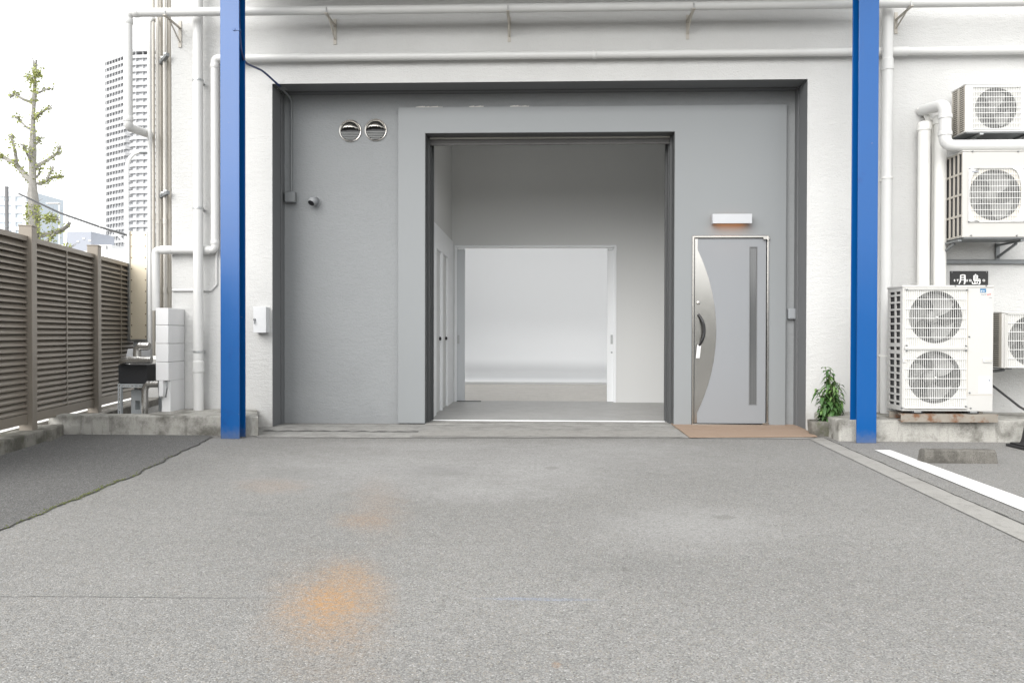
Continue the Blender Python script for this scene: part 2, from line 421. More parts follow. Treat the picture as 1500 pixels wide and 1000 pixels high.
def thing(name, loc, label, cat, group=None):
    o = bpy.data.objects.new(name, None); COL.objects.link(o); o.location = loc; o.empty_display_size = .1
    return tag(o, label, cat, group)
def sub(mb, name, mat, part, **k): return mb.build(name, mat, part, **k)   # geometry is given in world space
def circ(cx, cz, r, n=40, a0=0): return [(cx + r * math.cos(a0 + 2 * math.pi * i / n), cz + r * math.sin(a0 + 2 * math.pi * i / n)) for i in range(n)]
def XZ(u, v, w): return (u, w, v)
def rect(a, b, c, d): return [(a, c), (b, c), (b, d), (a, d)]

# ------------------------------------------------------------------ ground
def sheet(name, pts, z, mat, sub_=None, thick=0):
    mb = MB()
    if thick: mb.plate([(p.x, p.y) for p in pts], [], lambda u, v, w: (u, v, w), z - thick, z)
    else: mb.add([(p.x, p.y, z) for p in pts], [tuple(range(len(pts)))])
    o = mb.build(name, mat, recalc=False, smooth=False)
    return tag(o, kind='structure')
ground = MB(); ground.add([(-1500, -400, 0), (1500, -400, 0), (1500, 1500, 0), (-1500, 1500, 0)], [(0, 1, 2, 3)])
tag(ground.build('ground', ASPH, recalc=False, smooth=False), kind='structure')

def ragged(a, b, n, amp, seed):
    rr = random.Random(seed); out = []
    d = (b - a); nn = Vector((-d.y, d.x, 0)).normalized(); w = 0
    for i in range(n + 1):
        w = .6 * w + rr.uniform(-amp, amp)
        out.append(a + d * (i / n) + nn * (w if 0 < i < n else 0))
    return out
# dark asphalt by the fence, with a ragged seam
sa, sb, sc_ = G(-70, 806), G(180, 703), G(312, 640.5)
seam = ragged(sa, sb, 60, .012, 3)[:-1] + ragged(sb, sc_, 40, .016, 4)
sheet('asphalt_ground', seam + [G(300, 634), G(-260, 634), G(-500, 760)], .004, ASPHD)
mb = MB()
dn = Vector((.012, -.004, 0))
for i in range(len(seam) - 1):
    w0 = .5 + .9 * abs(math.sin(i * 1.7)) * (1.2 if i > 40 else .7); w1 = .5 + .9 * abs(math.sin((i + 1) * 1.7)) * (1.2 if i + 1 > 40 else .7)
    a, b = seam[i], seam[i + 1]
    mb.add([a + Vector((0, 0, .006)), b + Vector((0, 0, .006)), b + dn * w1 + Vector((0, 0, .006)), a + dn * w0 + Vector((0, 0, .006))], [(0, 1, 2, 3)])
tag(mb.build('pavement_crack', CRACK, smooth=False), kind='structure')
mb = MB(); rr = random.Random(8)
for i in range(260):
    k = rr.gauss(.44, .16) * (len(seam) - 2)
    if k < 2 or k > len(seam) - 3: continue
    q = seam[int(k)].lerp(seam[int(k) + 1], k % 1) + Vector((rr.gauss(0, .014), rr.gauss(0, .014), .006))
    r = rr.uniform(.003, .008)
    mb.add([q + Vector((math.cos(a) * r, math.sin(a) * r, 0)) for a in (0, 2.1, 4.2)] + [q + Vector((0, 0, r * .9))], [(0, 1, 3), (1, 2, 3), (2, 0, 3)])
tag(mb.build('moss', MOSS), 'thin line of green moss growing along the asphalt seam', 'moss', kind='stuff')

# concrete apron in front of the opening
ap = [G(352, 634)] + ragged(G(380, 641), G(1010, 642), 60, .012, 5) + [G(1192, 643), G(1188, 622), G(400, 622)]
sheet('concrete_pavement', ap, .005, APRON)
dark = ragged(G(384, 632), G(612, 633.5), 40, .02, 6)
dark2 = [q + Vector((0, .06 + .04 * math.sin(i * 1.3), 0)) for i, q in enumerate(dark)]
sheet('pavement_patch', dark + dark2[::-1], .009, ASPHD)
patch = ragged(G(600, 640), G(1000, 641), 40, .02, 16)
patch2 = ragged(G(620, 631), G(985, 631.5), 40, .02, 17)
sheet('pavement_patch', patch + patch2[::-1], .0095, GUTTER)
# gutter strip and parking line on the right
ga, gb = G(1184, 642.5), G(1530, 808); gc, gd = G(1207, 642), G(1530, 783)
sheet('gutter', [ga, gb, gd, gc], .005, GUTTER)
e1 = ragged(gc, gd, 50, .006, 21); mb = MB()
for i in range(50):
    w = Vector((.016, .006, 0)) * (.5 + .5 * abs(math.sin(i * .9)))
    mb.add([e1[i] + Vector((0, 0, .006)), e1[i + 1] + Vector((0, 0, .006)), e1[i + 1] + w + Vector((0, 0, .006)), e1[i] + w + Vector((0, 0, .006))], [(0, 1, 2, 3)])
tag(mb.build('pavement_crack', CRACK, smooth=False), kind='structure')
sheet('road_marking', [G(1281, 659.5), G(1540, 766), G(1540, 745), G(1304, 659.5)], .006, PAINTW)

# door mat
mp = [G(983, 622), G(1010, 642), G(1197, 641), G(1163, 622)]
mb = MB(); mb.plate([(q.x, q.y) for q in mp], [], lambda u, v, w: (u, v, w), .0095, .020)
m1 = G(988, 629.5); m2 = G(1176, 629)
mb.box(m1.x, m2.x, m1.y - .006, m1.y + .006, .020, .023)
tag(mb.build('door_mat', MATM, bev=.003), 'reddish brown mat lying before the grey entrance door', 'door mat')

# ------------------------------------------------------------------ the building
bld = thing('studio_building', (-.5, 0, 0), 'white stucco building with grey recessed shutter bay open on a white studio', 'building')
XL = PX(252); XR = 9.0; ZT = 7.2
HL, HR = PX(399), PX(1181); HZ = PZ(119.7, 0, 780)
mb = MB()
def face(y, x0, x1, z0, z1): mb.add([(x0, y, z0), (x1, y, z0), (x1, y, z1), (x0, y, z1)], [(0, 1, 2, 3)])
face(0, XL, HL, -.05, HZ); face(0, HR, XR, -.05, HZ); face(0, XL, XR, HZ, ZT)
mb.add([(XL, 0, -.05), (XL, 3.9, -.05), (XL, 3.9, ZT), (XL, 0, ZT)], [(3, 2, 1, 0)])
mb.add([(XR, 0, -.05), (XR, 3.9, -.05), (XR, 3.9, ZT), (XR, 0, ZT)], [(0, 1, 2, 3)])
mb.add([(XL, 3.9, -.05), (XR, 3.9, -.05), (XR, 3.9, ZT), (XL, 3.9, ZT)], [])
mb.add([(XL, 0, ZT), (XR, 0, ZT), (XR, 3.9, ZT), (XL, 3.9, ZT)], [(0, 1, 2, 3)])
mb.build('facade_wall', WHITE, bld, recalc=False, smooth=False)
# low studio hall behind (roof below the front block), roof opening added to light the cyclorama
# grey reveal with a shutter slot
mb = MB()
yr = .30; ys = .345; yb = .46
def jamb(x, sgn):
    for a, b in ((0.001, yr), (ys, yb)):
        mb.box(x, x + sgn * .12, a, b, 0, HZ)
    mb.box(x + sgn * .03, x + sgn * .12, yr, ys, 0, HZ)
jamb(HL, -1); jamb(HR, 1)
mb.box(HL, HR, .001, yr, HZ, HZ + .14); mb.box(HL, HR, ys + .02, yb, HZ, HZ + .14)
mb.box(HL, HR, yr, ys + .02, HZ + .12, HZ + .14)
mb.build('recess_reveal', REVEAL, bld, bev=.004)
# openings, in the plane of the board panel
YP = .40
SX0, SX1, SZ = PX(622.5, YP), PX(987.5, YP), PZ(194, YP, 800)
DX0, DX1, DZ = PX(1013.5, YP), PX(1126, YP), PZ(345.3, YP, 1070)
BX0, BX1, BZ = PX(583, YP), PX(1151, YP), PZ(156, YP, 800)
mb = MB()
mb.plate([(HL - .02, 0), (HL - .02, HZ + .1), (HR + .02, HZ + .1), (HR + .02, 0), (DX1 + .03, 0), (DX1 + .03, DZ + .03), (DX0 - .03, DZ + .03), (DX0 - .03, 0), (SX1 + .01, 0), (SX1 + .01, SZ + .01), (SX0 - .01, SZ + .01), (SX0 - .01, 0)], [], XZ, yb, .88)
mb.build('rough_wall', GREYR, bld, smooth=False)
mb = MB()
mb.plate([(BX0, .012), (BX0, BZ), (BX1, BZ), (BX1, .012), (DX1, .012), (DX1, DZ), (DX0, DZ), (DX0, .012), (SX1, .012), (SX1, SZ), (SX0, SZ), (SX0, .012)], [], XZ, YP, yb - .002)
bp = mb.build('board_panel', PANEL, bld, smooth=False, bev=.003)
# crumbs of filler on the top edge of the board
mb = MB(); rr = random.Random(5)
for run in (range(612, 648, 3), range(690, 706, 3), range(752, 776, 3)):
    mb = MB()
    for px in run:
        q = P(px + rr.uniform(-2, 2), 156, YP + .03); r = rr.uniform(.008, .016)
        mb.obox((q.x, q.y, BZ + r * .4), (r * 2, 0, r * .3), (0, r, 0), (0, 0, r * .6))
    sub(mb, 'filler_crumb', FOAM, bp)
# steel shutter frame with guides and the raised shutter's bottom bar
mb = MB(); y0 = yb + .0
for x, sg in ((SX0, 1), (SX1, -1)):
    mb.box(x - sg * .008, x + sg * .004, YP + .003, .58, 0, SZ)       # cheek
    mb.box(x, x + sg * .03, .585, .62, 0, SZ)                    # guide lips
    mb.box(x, x + sg * .018, .62, .68, 0, SZ)
    mb.box(x, x + sg * .036, .68, .71, 0, SZ)
    mb.box(x, x + sg * .022, .71, .84, 0, SZ)
    mb.box(x, x + sg * .045, .84, .90, 0, SZ)
mb.box(SX0 + .005, SX1 - .005, YP + .003, .60, SZ - .004, SZ + .008)
fr = mb.build('shutter_frame', FRAME, bld, bev=.002)
zb = SZ - .115
sl = MB(); sl.box(SX0 + .02, SX1 - .02, .63, .668, zb + .022, SZ + .05)
for i in range(1): sl.box(SX0 + .02, SX1 - .02, .626, .63, zb + .05, zb + .054)
for px in (773, 832): q = PX(px, .63); sl.box(q - .006, q + .006, .618, .63, zb + .03, zb + .06)
sub(sl, 'shutter_curtain', SHUTD, fr, bev=.001)
bb = MB(); bb.box(SX0 + .02, SX1 - .02, .60, .69, zb + .09, zb + .112)
sub(bb, 'bottom_bar', SHUT, fr, bev=.002)
# threshold and floors
mb = MB(); mb.box(SX0, SX1, YP, .76, -.02, .008); mb.build('entrance_slab', APRON, bld)
mb = MB(); mb.box(SX0 + .05, SX1 - .05, .76, .81, -.02, .016); mb.build('threshold', ITRIM, bld, bev=.002)
RY0, RY1 = .9, 3.66
RXL, RXR, RZ = -1.46, 2.75, 4.4
mb = MB(); mb.box(RXL - .3, RXR + .1, .81, RY1 + .20, -.05, .006); mb.build('room_floor', IFLOOR, bld)
OX0, OX1, OZ = PX(667.5, RY1), PX(901, RY1), PZ(361, RY1, 780)
mb = MB(); th = .16
mb.box(RXL - .12, RXL, .882, RY1, -.02, RZ)                       # left
mb.box(RXR, RXR + .12, .882, RY1, -.02, RZ)
mb.box(RXL - .12, RXR + .12, .882, RY1 + th, RZ, RZ + .1)
mb.plate([(-4.3, -.02), (-4.3, 6.1), (4.3, 6.1), (4.3, -.02), (OX1, -.02), (OX1, OZ), (OX0, OZ), (OX0, -.02)], [], XZ, RY1, RY1 + th)
mb.build('room_wall', IUP, bld, smooth=False)
# filler behind the facade so no light leaks round the room
mb = MB(); mb.box(XL + .02, RXL - .14, .885, .95, 0, 6); mb.box(RXR + .14, XR - .02, .885, .95, 0, 6); mb.box(RXL - .14, RXR + .14, .885, .95, RZ + .11, 6)
mb.box(SX0 - .3, SX1 + .3, .884, .905, SZ + .02, RZ - .01)
mb.build('rear_lining', IWALL, bld, smooth=False)
# white wall lining with two recessed doors on the left of the room
mb = MB(); xf = RXL + .035; zt = 2.62
segs = [(1.02, 1.50, 0), (1.50, 2.13, 1), (2.13, 2.25, 0), (2.25, 2.86, 1), (2.86, RY1 - .002, 0)]
for a, b, rec in segs:
    if rec: mb.box(RXL + .001, xf, a, b, 2.30, zt)
    else: mb.box(RXL + .001, xf, a, b, 0.006, zt)
pl = mb.build('white_lining', ITRIM, bld, smooth=False)
for a, b in ((1.50, 2.13), (2.25, 2.86)):
    dmb = MB(); dmb.box(RXL - .07, RXL - .03, a, b, .006, 2.30)
    dmb2 = dmb.build('room_door', ITRIM, bld, smooth=False)
    kb = MB(); q = b - .07
    kb.lathe([(0, 0), (.012, 0), (.012, .03), (.026, .035), (.028, .05), (.018, .062), (0, .064)], (0, 0, 0), 'Z', 14)
    kb.v = [(RXL - .03 + z, q + x, 1.05 + y) for x, y, z in kb.v]
    sub(kb, 'door_knob', BLACKP, dmb2)
# recess the room wall for those doors (dark joint strip above the leaf)
# pocket for the sliding doors in the back opening
mb = MB()
mb.box(OX0 - .015, OX1 + .015, RY1 - .012, RY1 - .001, OZ, OZ + .02); mb.box(OX0 - .018, OX0, RY1 - .012, RY1 - .001, 0.006, OZ); mb.box(OX1, OX1 + .02, RY1 - .012, RY1 - .001, 0.006, OZ)
mb.box(OX0 + .0, OX0 + .02, RY1, RY1 + th, 0.006, OZ); mb.box(OX1 - .02, OX1, RY1, RY1 + th, .006, OZ)
mb.box(OX0 + .02, OX1 - .02, RY1, RY1 + th, OZ - .015, OZ)
df = mb.build('door_lining', ITRIM, bld, smooth=False)
mb = MB(); mb.box(OX0 + .02, OX0 + .145, RY1 + .05, RY1 + .09, .012, OZ - .03)
d1 = mb.build('sliding_door', M('sliding_door_grey_white', (.60, .62, .64), .5, var=.02), bld, bev=.002)
h = MB(); q = P(671.5, 497, RY1 + .05); h.box(q.x - .016, q.x + .016, RY1 + .044, RY1 + .05, q.z - .07, q.z + .07)
sub(h, 'pull_handle', GALV, d1, bev=.001)
h = MB(); h.box(OX0 + .03, OX0 + .13, RY1 + .045, RY1 + .05, OZ - .035 - .03, OZ - .03); sub(h, 'top_roller', GALV, d1, bev=.001)
mb = MB(); mb.box(OX1 - .125, OX1 - .02, RY1 + .05, RY1 + .09, .012, OZ - .03)
d2 = mb.build('sliding_door', ITRIM, bld, bev=.002)
h = MB(); q = P(896, 497, RY1 + .05); h.box(q.x - .018, q.x + .018, RY1 + .044, RY1 + .05, q.z - .075, q.z + .075)
sub(h, 'pull_handle', GALV, d2, bev=.001)
h = MB(); h.box(OX1 - .12, OX1 - .03, RY1 + .045, RY1 + .05, OZ - .065, OZ - .03); sub(h, 'top_roller', GALV, d2, bev=.001)
h = MB(); q = P(896, 516, RY1 + .05); h.lathe([(0, -.012), (.014, -.012), (.017, 0)], (q.x, RY1 + .05, q.z), 'Y', 14)
sub(h, 'lock', GALV, d2)
mb = MB(); q = P(668, 588, RY1); mb.box(OX0 + .02, OX0 + .42, RY1 - .005, RY1 + .04, .007, .018); mb.build('floor_track', FRAME, bld)
# studio hall: floor, white cyclorama with a curved back, roof with an unseen opening added for light
SY0, SY1, SZC = RY1 + th, 15.2, 5.6
cy0 = G(785, 563.5).y
mb = MB(); mb.box(-4.2, 4.2, SY0, SY1, -.05, .004); mb.build('studio_floor', SFLOOR, bld)
mb = MB(); prof = [(cy0, .004), (cy0, .06)]; Rf = 1.6; yb2 = 14.6
prof += [(yb2 - Rf + Rf * math.sin(a), .06 + Rf - Rf * math.cos(a)) for a in [R(90) * i / 16 for i in range(17)]] + [(yb2, 5.5)]
vs = [(x, y, z) for x in (-3.9, 3.9) for y, z in prof]; n = len(prof)
mb.add(vs, [(i, i + 1, n + i + 1, n + i) for i in range(n - 1)])
# white paint, dimmer light painted as grey on the flat floor between lip and curve
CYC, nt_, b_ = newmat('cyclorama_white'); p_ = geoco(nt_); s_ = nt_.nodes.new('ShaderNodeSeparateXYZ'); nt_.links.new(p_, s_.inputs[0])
floor_dim = val(nt_, 'MULTIPLY', ramp(nt_, s_.outputs[1], cy0 + .15, cy0 + 2.2), ramp(nt_, s_.outputs[2], .42, .05))
floor_dim = val(nt_, 'MULTIPLY', floor_dim, val(nt_, 'MULTIPLY_ADD', noise(nt_, p_, .9, 5), .3, .8), clamp=True)
nt_.links.new(mixc(nt_, floor_dim, (.83, .835, .84), (.60, .605, .61)), b_.inputs['Base Color']); b_.inputs['Roughness'].default_value = .7
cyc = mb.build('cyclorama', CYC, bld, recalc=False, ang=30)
mb = MB(); mb.box(-4.3, -4.2, SY0, SY1, 0, SZC); mb.box(4.2, 4.3, SY0, SY1, 0, SZC); mb.box(-4.3, 4.3, SY1, SY1 + .1, 0, SZC)
mb.build('studio_wall', IWALL, bld, smooth=False)
mb = MB(); SK = (5.4, 13.2)
mb.plate(rect(-4.3, 4.3, SY0, SY1 + .1), [rect(-3.7, 3.7, SK[0], SK[1])], lambda u, v, w: (u, v, w), SZC, SZC + .12)  # hole added so sky light reaches the cyclorama
for k in range(10): mb.box(-3.69, 3.69, SK[0] + .76 * k + .3, SK[0] + .76 * k + .34, SZC - .2, SZC + .3)  # unseen baffles added to even out that light
mb.build('studio_roof', IWALL, bld, smooth=False)
# canopy carried by the blue columns, just above the picture
CX0, CX1 = PX(322, -1.06), PX(1286, -1.06)
mb = MB(); mb.box(CX0 - .1, CX1 + .1, -1.8, -.002, 5.36, 5.55); mb.box(CX0 - .1, CX1 + .1, -1.16, -.96, 5.2, 5.355)
mb.build('canopy', M('canopy_underside_paint', (.16, .16, .16), .6), bld, bev=.005)

# ------------------------------------------------------------------ entrance door
YD = YP + .012
mb = MB(); fw = .022
mb.box(DX0 + .002, DX0 + .002 + fw, YP - .012, YP + .06, 0.024, DZ - .002); mb.box(DX1 - .002 - fw, DX1 - .002, YP - .012, YP + .06, .024, DZ - .002)
mb.box(DX0 + .002 + fw, DX1 - .002 - fw, YP - .012, YP + .06, DZ - .002 - fw, DZ - .002)
mb.box(DX0 + .01, DX1 - .01, YP - .014, YP + .06, .008, .024)
lx0, lx1, lz0, lz1 = DX0 + fw + .012, DX1 - fw - .008, .034, DZ - fw - .012
WX0, WX1, WZ0, WZ1 = PX(1097.3, YD), PX(1109, YD), PZ(593, YD, 1103), PZ(361.5, YD, 1103)
dm = MB(); dm.plate(rect(lx0, lx1, lz0, lz1), [rect(WX0, WX1, WZ0, WZ1)], XZ, YD, YD + .04)
door = dm.build('entrance_door', DOORP, bld, bev=.002, smooth=False)
sub(mb, 'door_frame', STEEL, door, bev=.002)
mb = MB(); mb.box(DX0 + .024, DX1 - .024, YD + .045, YD + .06, .026, DZ - .026); sub(mb, 'door_backing', BLACKP, door)
mb = MB(); mb.box(WX0 - .005, WX1 + .005, YD + .012, YD + .02, WZ0 - .005, WZ1 + .005)
sub(mb, 'glass_pane', GLASS, door)
mb = MB(); wx = .008
mb.box(WX0, WX0 + wx, YD - .003, YD + .011, WZ0, WZ1); mb.box(WX1 - wx, WX1, YD - .003, YD + .011, WZ0, WZ1)
mb.box(WX0 + wx, WX1 - wx, YD - .003, YD + .011, WZ1 - .006, WZ1); mb.box(WX0 + wx, WX1 - wx, YD - .003, YD + .011, WZ0, WZ0 + .006)
sub(mb, 'glazing_trim', M('grey_glazing_bead', (.17, .175, .18), .5), door)
za, zc, zm = PZ(366, YD, 1020), PZ(604, YD, 1020), PZ(487, YD, 1048)
xe, xm = lx0 + .034, PX(1049, YD)
arc = []
ch = (za - zc) / 2; sg = xm - xe; rad = (ch * ch + sg * sg) / (2 * sg); cz = (za + zc) / 2
a = math.asin(ch / rad)
for i in range(33):
    t = -a + 2 * a * i / 32; arc.append((xm - rad + rad * math.cos(t), cz + rad * math.sin(t)))
mb = MB(); mb.plate([(lx0 + .002, lz0 + .003), (xe, lz0 + .003)] + arc + [(xe, lz1 - .003), (lx0 + .002, lz1 - .003)], [], XZ, YD - .004, YD - .0005)
sub(mb, 'steel_plate', BRUSH, door, smooth=False)
hz0, hz1, hx = PZ(507, YD, 1022), PZ(461, YD, 1022), PX(1023, YD)
pts = []
for i in range(13):
    t = i / 12; s_ = math.sin(math.pi * t)
    pts.append(Vector((hx + .06 * s_ ** .8, YD - .012 - .055 * min(1, s_ * 1.6), hz0 + (hz1 - hz0) * t)))
mb = MB(); mb.tube([Vector((hx, YD - .002, hz0))] + pts + [Vector((hx, YD - .002, hz1))], .015, 12)
sub(mb, 'handle', BLACKP, door)
mb = MB(); q = P(1023, 443.5, YD); mb.lathe([(0, -.02), (.011, -.02), (.012, -.012), (.021, -.009), (.024, -.004)], (q.x, YD, q.z), 'Y', 20)
sub(mb, 'lock', STEEL, door)
for z in (lz1 - .002, lz0 - .002):
    mb = MB(); mb.box(DX1 - .075, DX1 + .0, YP - .03, YP - .013, z - .012, z + .014); mb.cyl((DX1 - .018, YP - .022, z - .03), (DX1 - .018, YP - .022, z + .02), .012, 12)
    sub(mb, 'pivot_hinge', STEEL, door, bev=.001)
q0, q1 = P(1019.5, 505, YD - .03), P(1026.5, 524.5, YD - .03)
mb = MB(); mb.obox(((q0.x + q1.x) / 2, YD - .03, (q0.z + q1.z) / 2), (.024, 0, .0), (0, .0012, .002), (.008, 0, .078))
mb.tube([(q1.x - .02, YD - .03, q0.z - .01), (q1.x - .01, YD - .045, q0.z + .02), (q1.x - .004, YD - .03, q0.z + .035)], .0025, 6)
tag(mb.build('paper_tag', TAGW), 'small white tag hanging from the black door handle', 'tag')
# lamp above the door
lx, lX, lz, lZ = PX(1043, YP - .1), PX(1100.5, YP - .1), PZ(327.5, YP - .1, 1070), PZ(313.5, YP - .1, 1070)
lamp = thing('wall_lamp', ((lx + lX) / 2, YP, lz), 'white box lamp glowing orange underneath above the entrance door', 'lamp')
mb = MB(); mb.box(lx, lX, YP - .115, YP - .10, lz, lZ); mb.box(lx, lX, YP - .10, YP - .03, lZ - .012, lZ); mb.box(lx, lx + .012, YP - .10, YP - .03, lz, lZ - .012); mb.box(lX - .012, lX, YP - .10, YP - .03, lz, lZ - .012)
mb.box(lx + .03, lX - .03, YP - .03, YP - .001, lz + .02, lZ - .02)
mb.build('housing', M('lamp_white_enamel', (.47, .48, .50), .4), lamp, bev=.003)
mb = MB(); mb.box(lx + .06, lX - .06, YP - .09, YP - .04, lz + .018, lz + .03)
mb.build('diffuser', LAMP, lamp)

# ------------------------------------------------------------------ vents, boxes in the recess
def hood(px, py, rad, label, group=None):
    q = P(px, py, yb); t = thing('exhaust_hood', (q.x, yb, q.z - rad), label, 'vent', group)
    mb = MB(); mb.lathe([(rad, -.001), (rad, -.012), (rad * .985, -.016), (rad * .9, -.012), (rad * .88, -.004)], (q.x, yb, q.z), 'Y', 40)
    mb.build('flange', STEEL, t)
    r = rad * .87; mb = MB(); n, m_ = 36, 14; vs = []; fs = []
    for i in range(m_ + 1):
        el = R(90) * i / m_
        for j in range(n): 
            an = 2 * math.pi * j / n
            vs.append((q.x + r * math.cos(el) * math.cos(an), yb - .004 - r * .62 * math.sin(el), q.z + r * math.cos(el) * math.sin(an)))
    for i in range(m_):
        for j in range(n):
            ids = (i * n + j, i * n + (j + 1) % n, (i + 1) * n + (j + 1) % n, (i + 1) * n + j)
            c = sum((Vector(vs[k]) for k in ids), Vector()) / 4
            zz = (c.z - q.z) / r; dd = (yb - c.y) / r
            if zz > -.06 + .46 * dd: fs.append(ids)
    mb.add(vs, fs); o = mb.build('cowl', STEEL, t, ang=60)
    sm = o.modifiers.new('shell', 'SOLIDIFY'); sm.thickness = .003
    mb = MB(); mb.lathe([(0, -.003), (r, -.003)], (q.x, yb, q.z), 'Y', 32); mb.build('duct_mouth', BLACKP, t)
    mb = MB()
    for i in range(5):
        z = -.86 + i * .17; w = math.sqrt(max(0, 1 - z * z)) * r * .97
        mb.obox((q.x, yb - .014, q.z + z * r), (w, 0, 0), (0, .005, .003), (0, -.002, .0055))
    mb.build('louvre', GALV, t)
hood(513.3, 192, .139, 'round steel exhaust hood, farther from the board panel edge', 'exhaust hoods on the grey wall')
hood(550.6, 190.8, .139, 'round steel exhaust hood, next to the board panel edge', 'exhaust hoods on the grey wall')
q = P(463, 295, yb); t = thing('pipe_vent', (q.x, yb, q.z - .06), 'small grey vent cap with dark mouth low on the roughcast wall', 'vent')
CAPM = M('grey_vent_paint', (.27, .28, .29), .5)
mb = MB(); mb.lathe([(.062, 0), (.062, -.012), (.05, -.02)], (q.x, yb, q.z), 'Y', 28); mb.build('flange', CAPM, t)
mb = MB(); c0 = Vector((q.x, yb - .01, q.z)); c1 = c0 + Vector((-.02, -.07, -.012)); mb.tube([c0, c1, c1 + Vector((-.012, -.03, -.03))], [.052, .05, .045], 24, cap=False)
o = mb.build('spout', CAPM, t); sm = o.modifiers.new('shell', 'SOLIDIFY'); sm.thickness = .004
mb = MB(); c2 = c1 + Vector((-.009, -.022, -.022)); mb.tube([c2, c2 + Vector((-.002, -.005, -.005))], .044, 20); mb.build('dark_mouth', BLACKP, t)

bq = P(424.5, 288.5, yb - .08)
t = thing('junction_box', (bq.x, yb, bq.z - .065), 'small grey junction box on the recess wall near the pale vent cap', 'junction box')
mb = MB(); mb.box(bq.x - .065, bq.x + .065, yb - .09, yb - .001, bq.z - .065, bq.z + .065); mb.build('case', M('grey_box_paint', (.20, .21, .215), .5), t, bev=.006)
mb = MB(); mb.box(bq.x - .058, bq.x + .058, yb - .094, yb - .09, bq.z - .058, bq.z + .058); mb.build('lid', M('grey_box_paint', (1, 1, 1)), t, bev=.003)
mb = MB(); zz = HZ - .02
a0 = Vector((PX(412, .2), .20, PZ(129.5, .2, 412))); a1 = Vector((PX(427, yb - .03), yb - .03, PZ(148, yb, 427)))
mb.tube([a0, a0.lerp(a1, .5) + Vector((.02, .0, -.01)), a1, Vector((a1.x, a1.y, bq.z + .06))], .013, 10, bend=.09)
tag(mb.build('conduit', M('grey_box_paint', (1, 1, 1))), 'thin grey conduit dropping to the junction box in the recess', 'conduit')
mb = MB(); mb.box(a0.x - .02, a0.x + .07, .12, .24, a0.z - .012, a0.z + .028)
tag(mb.build('cable_bracket', M('grey_box_paint', (1, 1, 1)), bev=.003), 'small grey cable bracket in the recess corner where the blue cable enters', 'bracket')
q = P(1160, 459.5, yb - .05)
mb = MB(); mb.box(q.x - .045, q.x + .04, yb - .06, yb - .001, q.z - .062, q.z + .062); mb.box(q.x - .035, q.x + .03, yb - .064, yb - .06, q.z - .05, q.z + .05)
tag(mb.build('switch_box', M('switch_box_grey', (.27, .285, .30), .5), bev=.005), 'small grey switch box beside the hinge side of the entrance door', 'switch box')
# key box on the left pier
x0, x1, z0, z1 = PX(371, -.13), PX(389.5, -.13), PZ(487, -.13, 380), PZ(449.5, -.13, 380)
t = thing('wall_cabinet', ((x0 + x1) / 2, 0, z0), 'small pale grey metal cabinet on the pier by the recess', 'cabinet')
mb = MB(); mb.box(x0, x1, -.115, -.001, z0, z1); CABM = M('pale_cabinet_paint', (.62, .63, .64), .45); mb.build('case', CABM, t, bev=.004)
mb = MB(); mb.box(x0 - .002, x1 + .002, -.13, -.1155, z0 - .002, z1 + .004); dd = mb.build('door', CABM, t, bev=.003)
mb = MB(); q = P(373, 468, -.13); mb.lathe([(0, -.018), (.013, -.016), (.016, 0)], (q.x, -.13, q.z), 'Y', 14); mb.obox((q.x + .004, -.148, q.z - .03), (.006, 0, .002), (0, .002, 0), (0, 0, .022)); sub(mb, 'key_lock', GALVD, dd)

# ------------------------------------------------------------------ blue columns
def column(pxc, pyf, label):
    q = G(pxc, pyf); x, y = q.x, q.y; w = .102; dp = .18
    t = thing('steel_column', (x, y + dp / 2, 0), label, 'column', 'blue steel columns before the facade')
    mb = MB(); tf, tw = .014, .009
    mb.box(x - w, x + w, y, y + tf, 0, 5.2); mb.build('flange', BLUE, t, bev=.003)
    mb = MB(); mb.box(x - w, x + w, y + dp - tf, y + dp, 0, 5.2); mb.build('flange', BLUE, t, bev=.003)
    mb = MB(); mb.box(x - tw, x + tw, y + tf, y + dp - tf, 0, 5.2); mb.build('web', BLUE, t)
    return x, y
lcx, lcy = column(337, 642.6, 'blue steel column beside the grey wall cabinet and low kerb')
rcx, rcy = column(1269.2, 648.8, 'blue steel column between the leafy plant and the air conditioners')
# blue cable on the left column
c = Vector((lcx + .085, lcy + .03, 5.2)); zt = PZ(78, lcy, 352)
p1 = Vector((c.x + .02, lcy + .06, zt)); e = P(360, 93, lcy + .25); e2 = P(385, 104, -.25); e3 = P(408, 125, -.02)
mb = MB(); mb.tube([c, Vector((c.x + .005, c.y, zt + .3)), p1, e, e2, e3, a0 + Vector((.01, -.03, .01))], .012, 10, bend=.1)
tag(mb.build('power_cable', BLUEC), 'dark blue cable running down the column and over to the recess', 'cable')
mb = MB(); z = PZ(43.5, lcy, 348); mb.box(c.x - .05, c.x + .022, lcy - .006, lcy + .05, z - .012, z + .012); mb.cyl((c.x - .035, lcy - .012, z), (c.x - .035, lcy, z), .014, 10)
tag(mb.build('cable_clip', BLUE, bev=.002), 'small blue clip holding the cable to the column', 'clip')

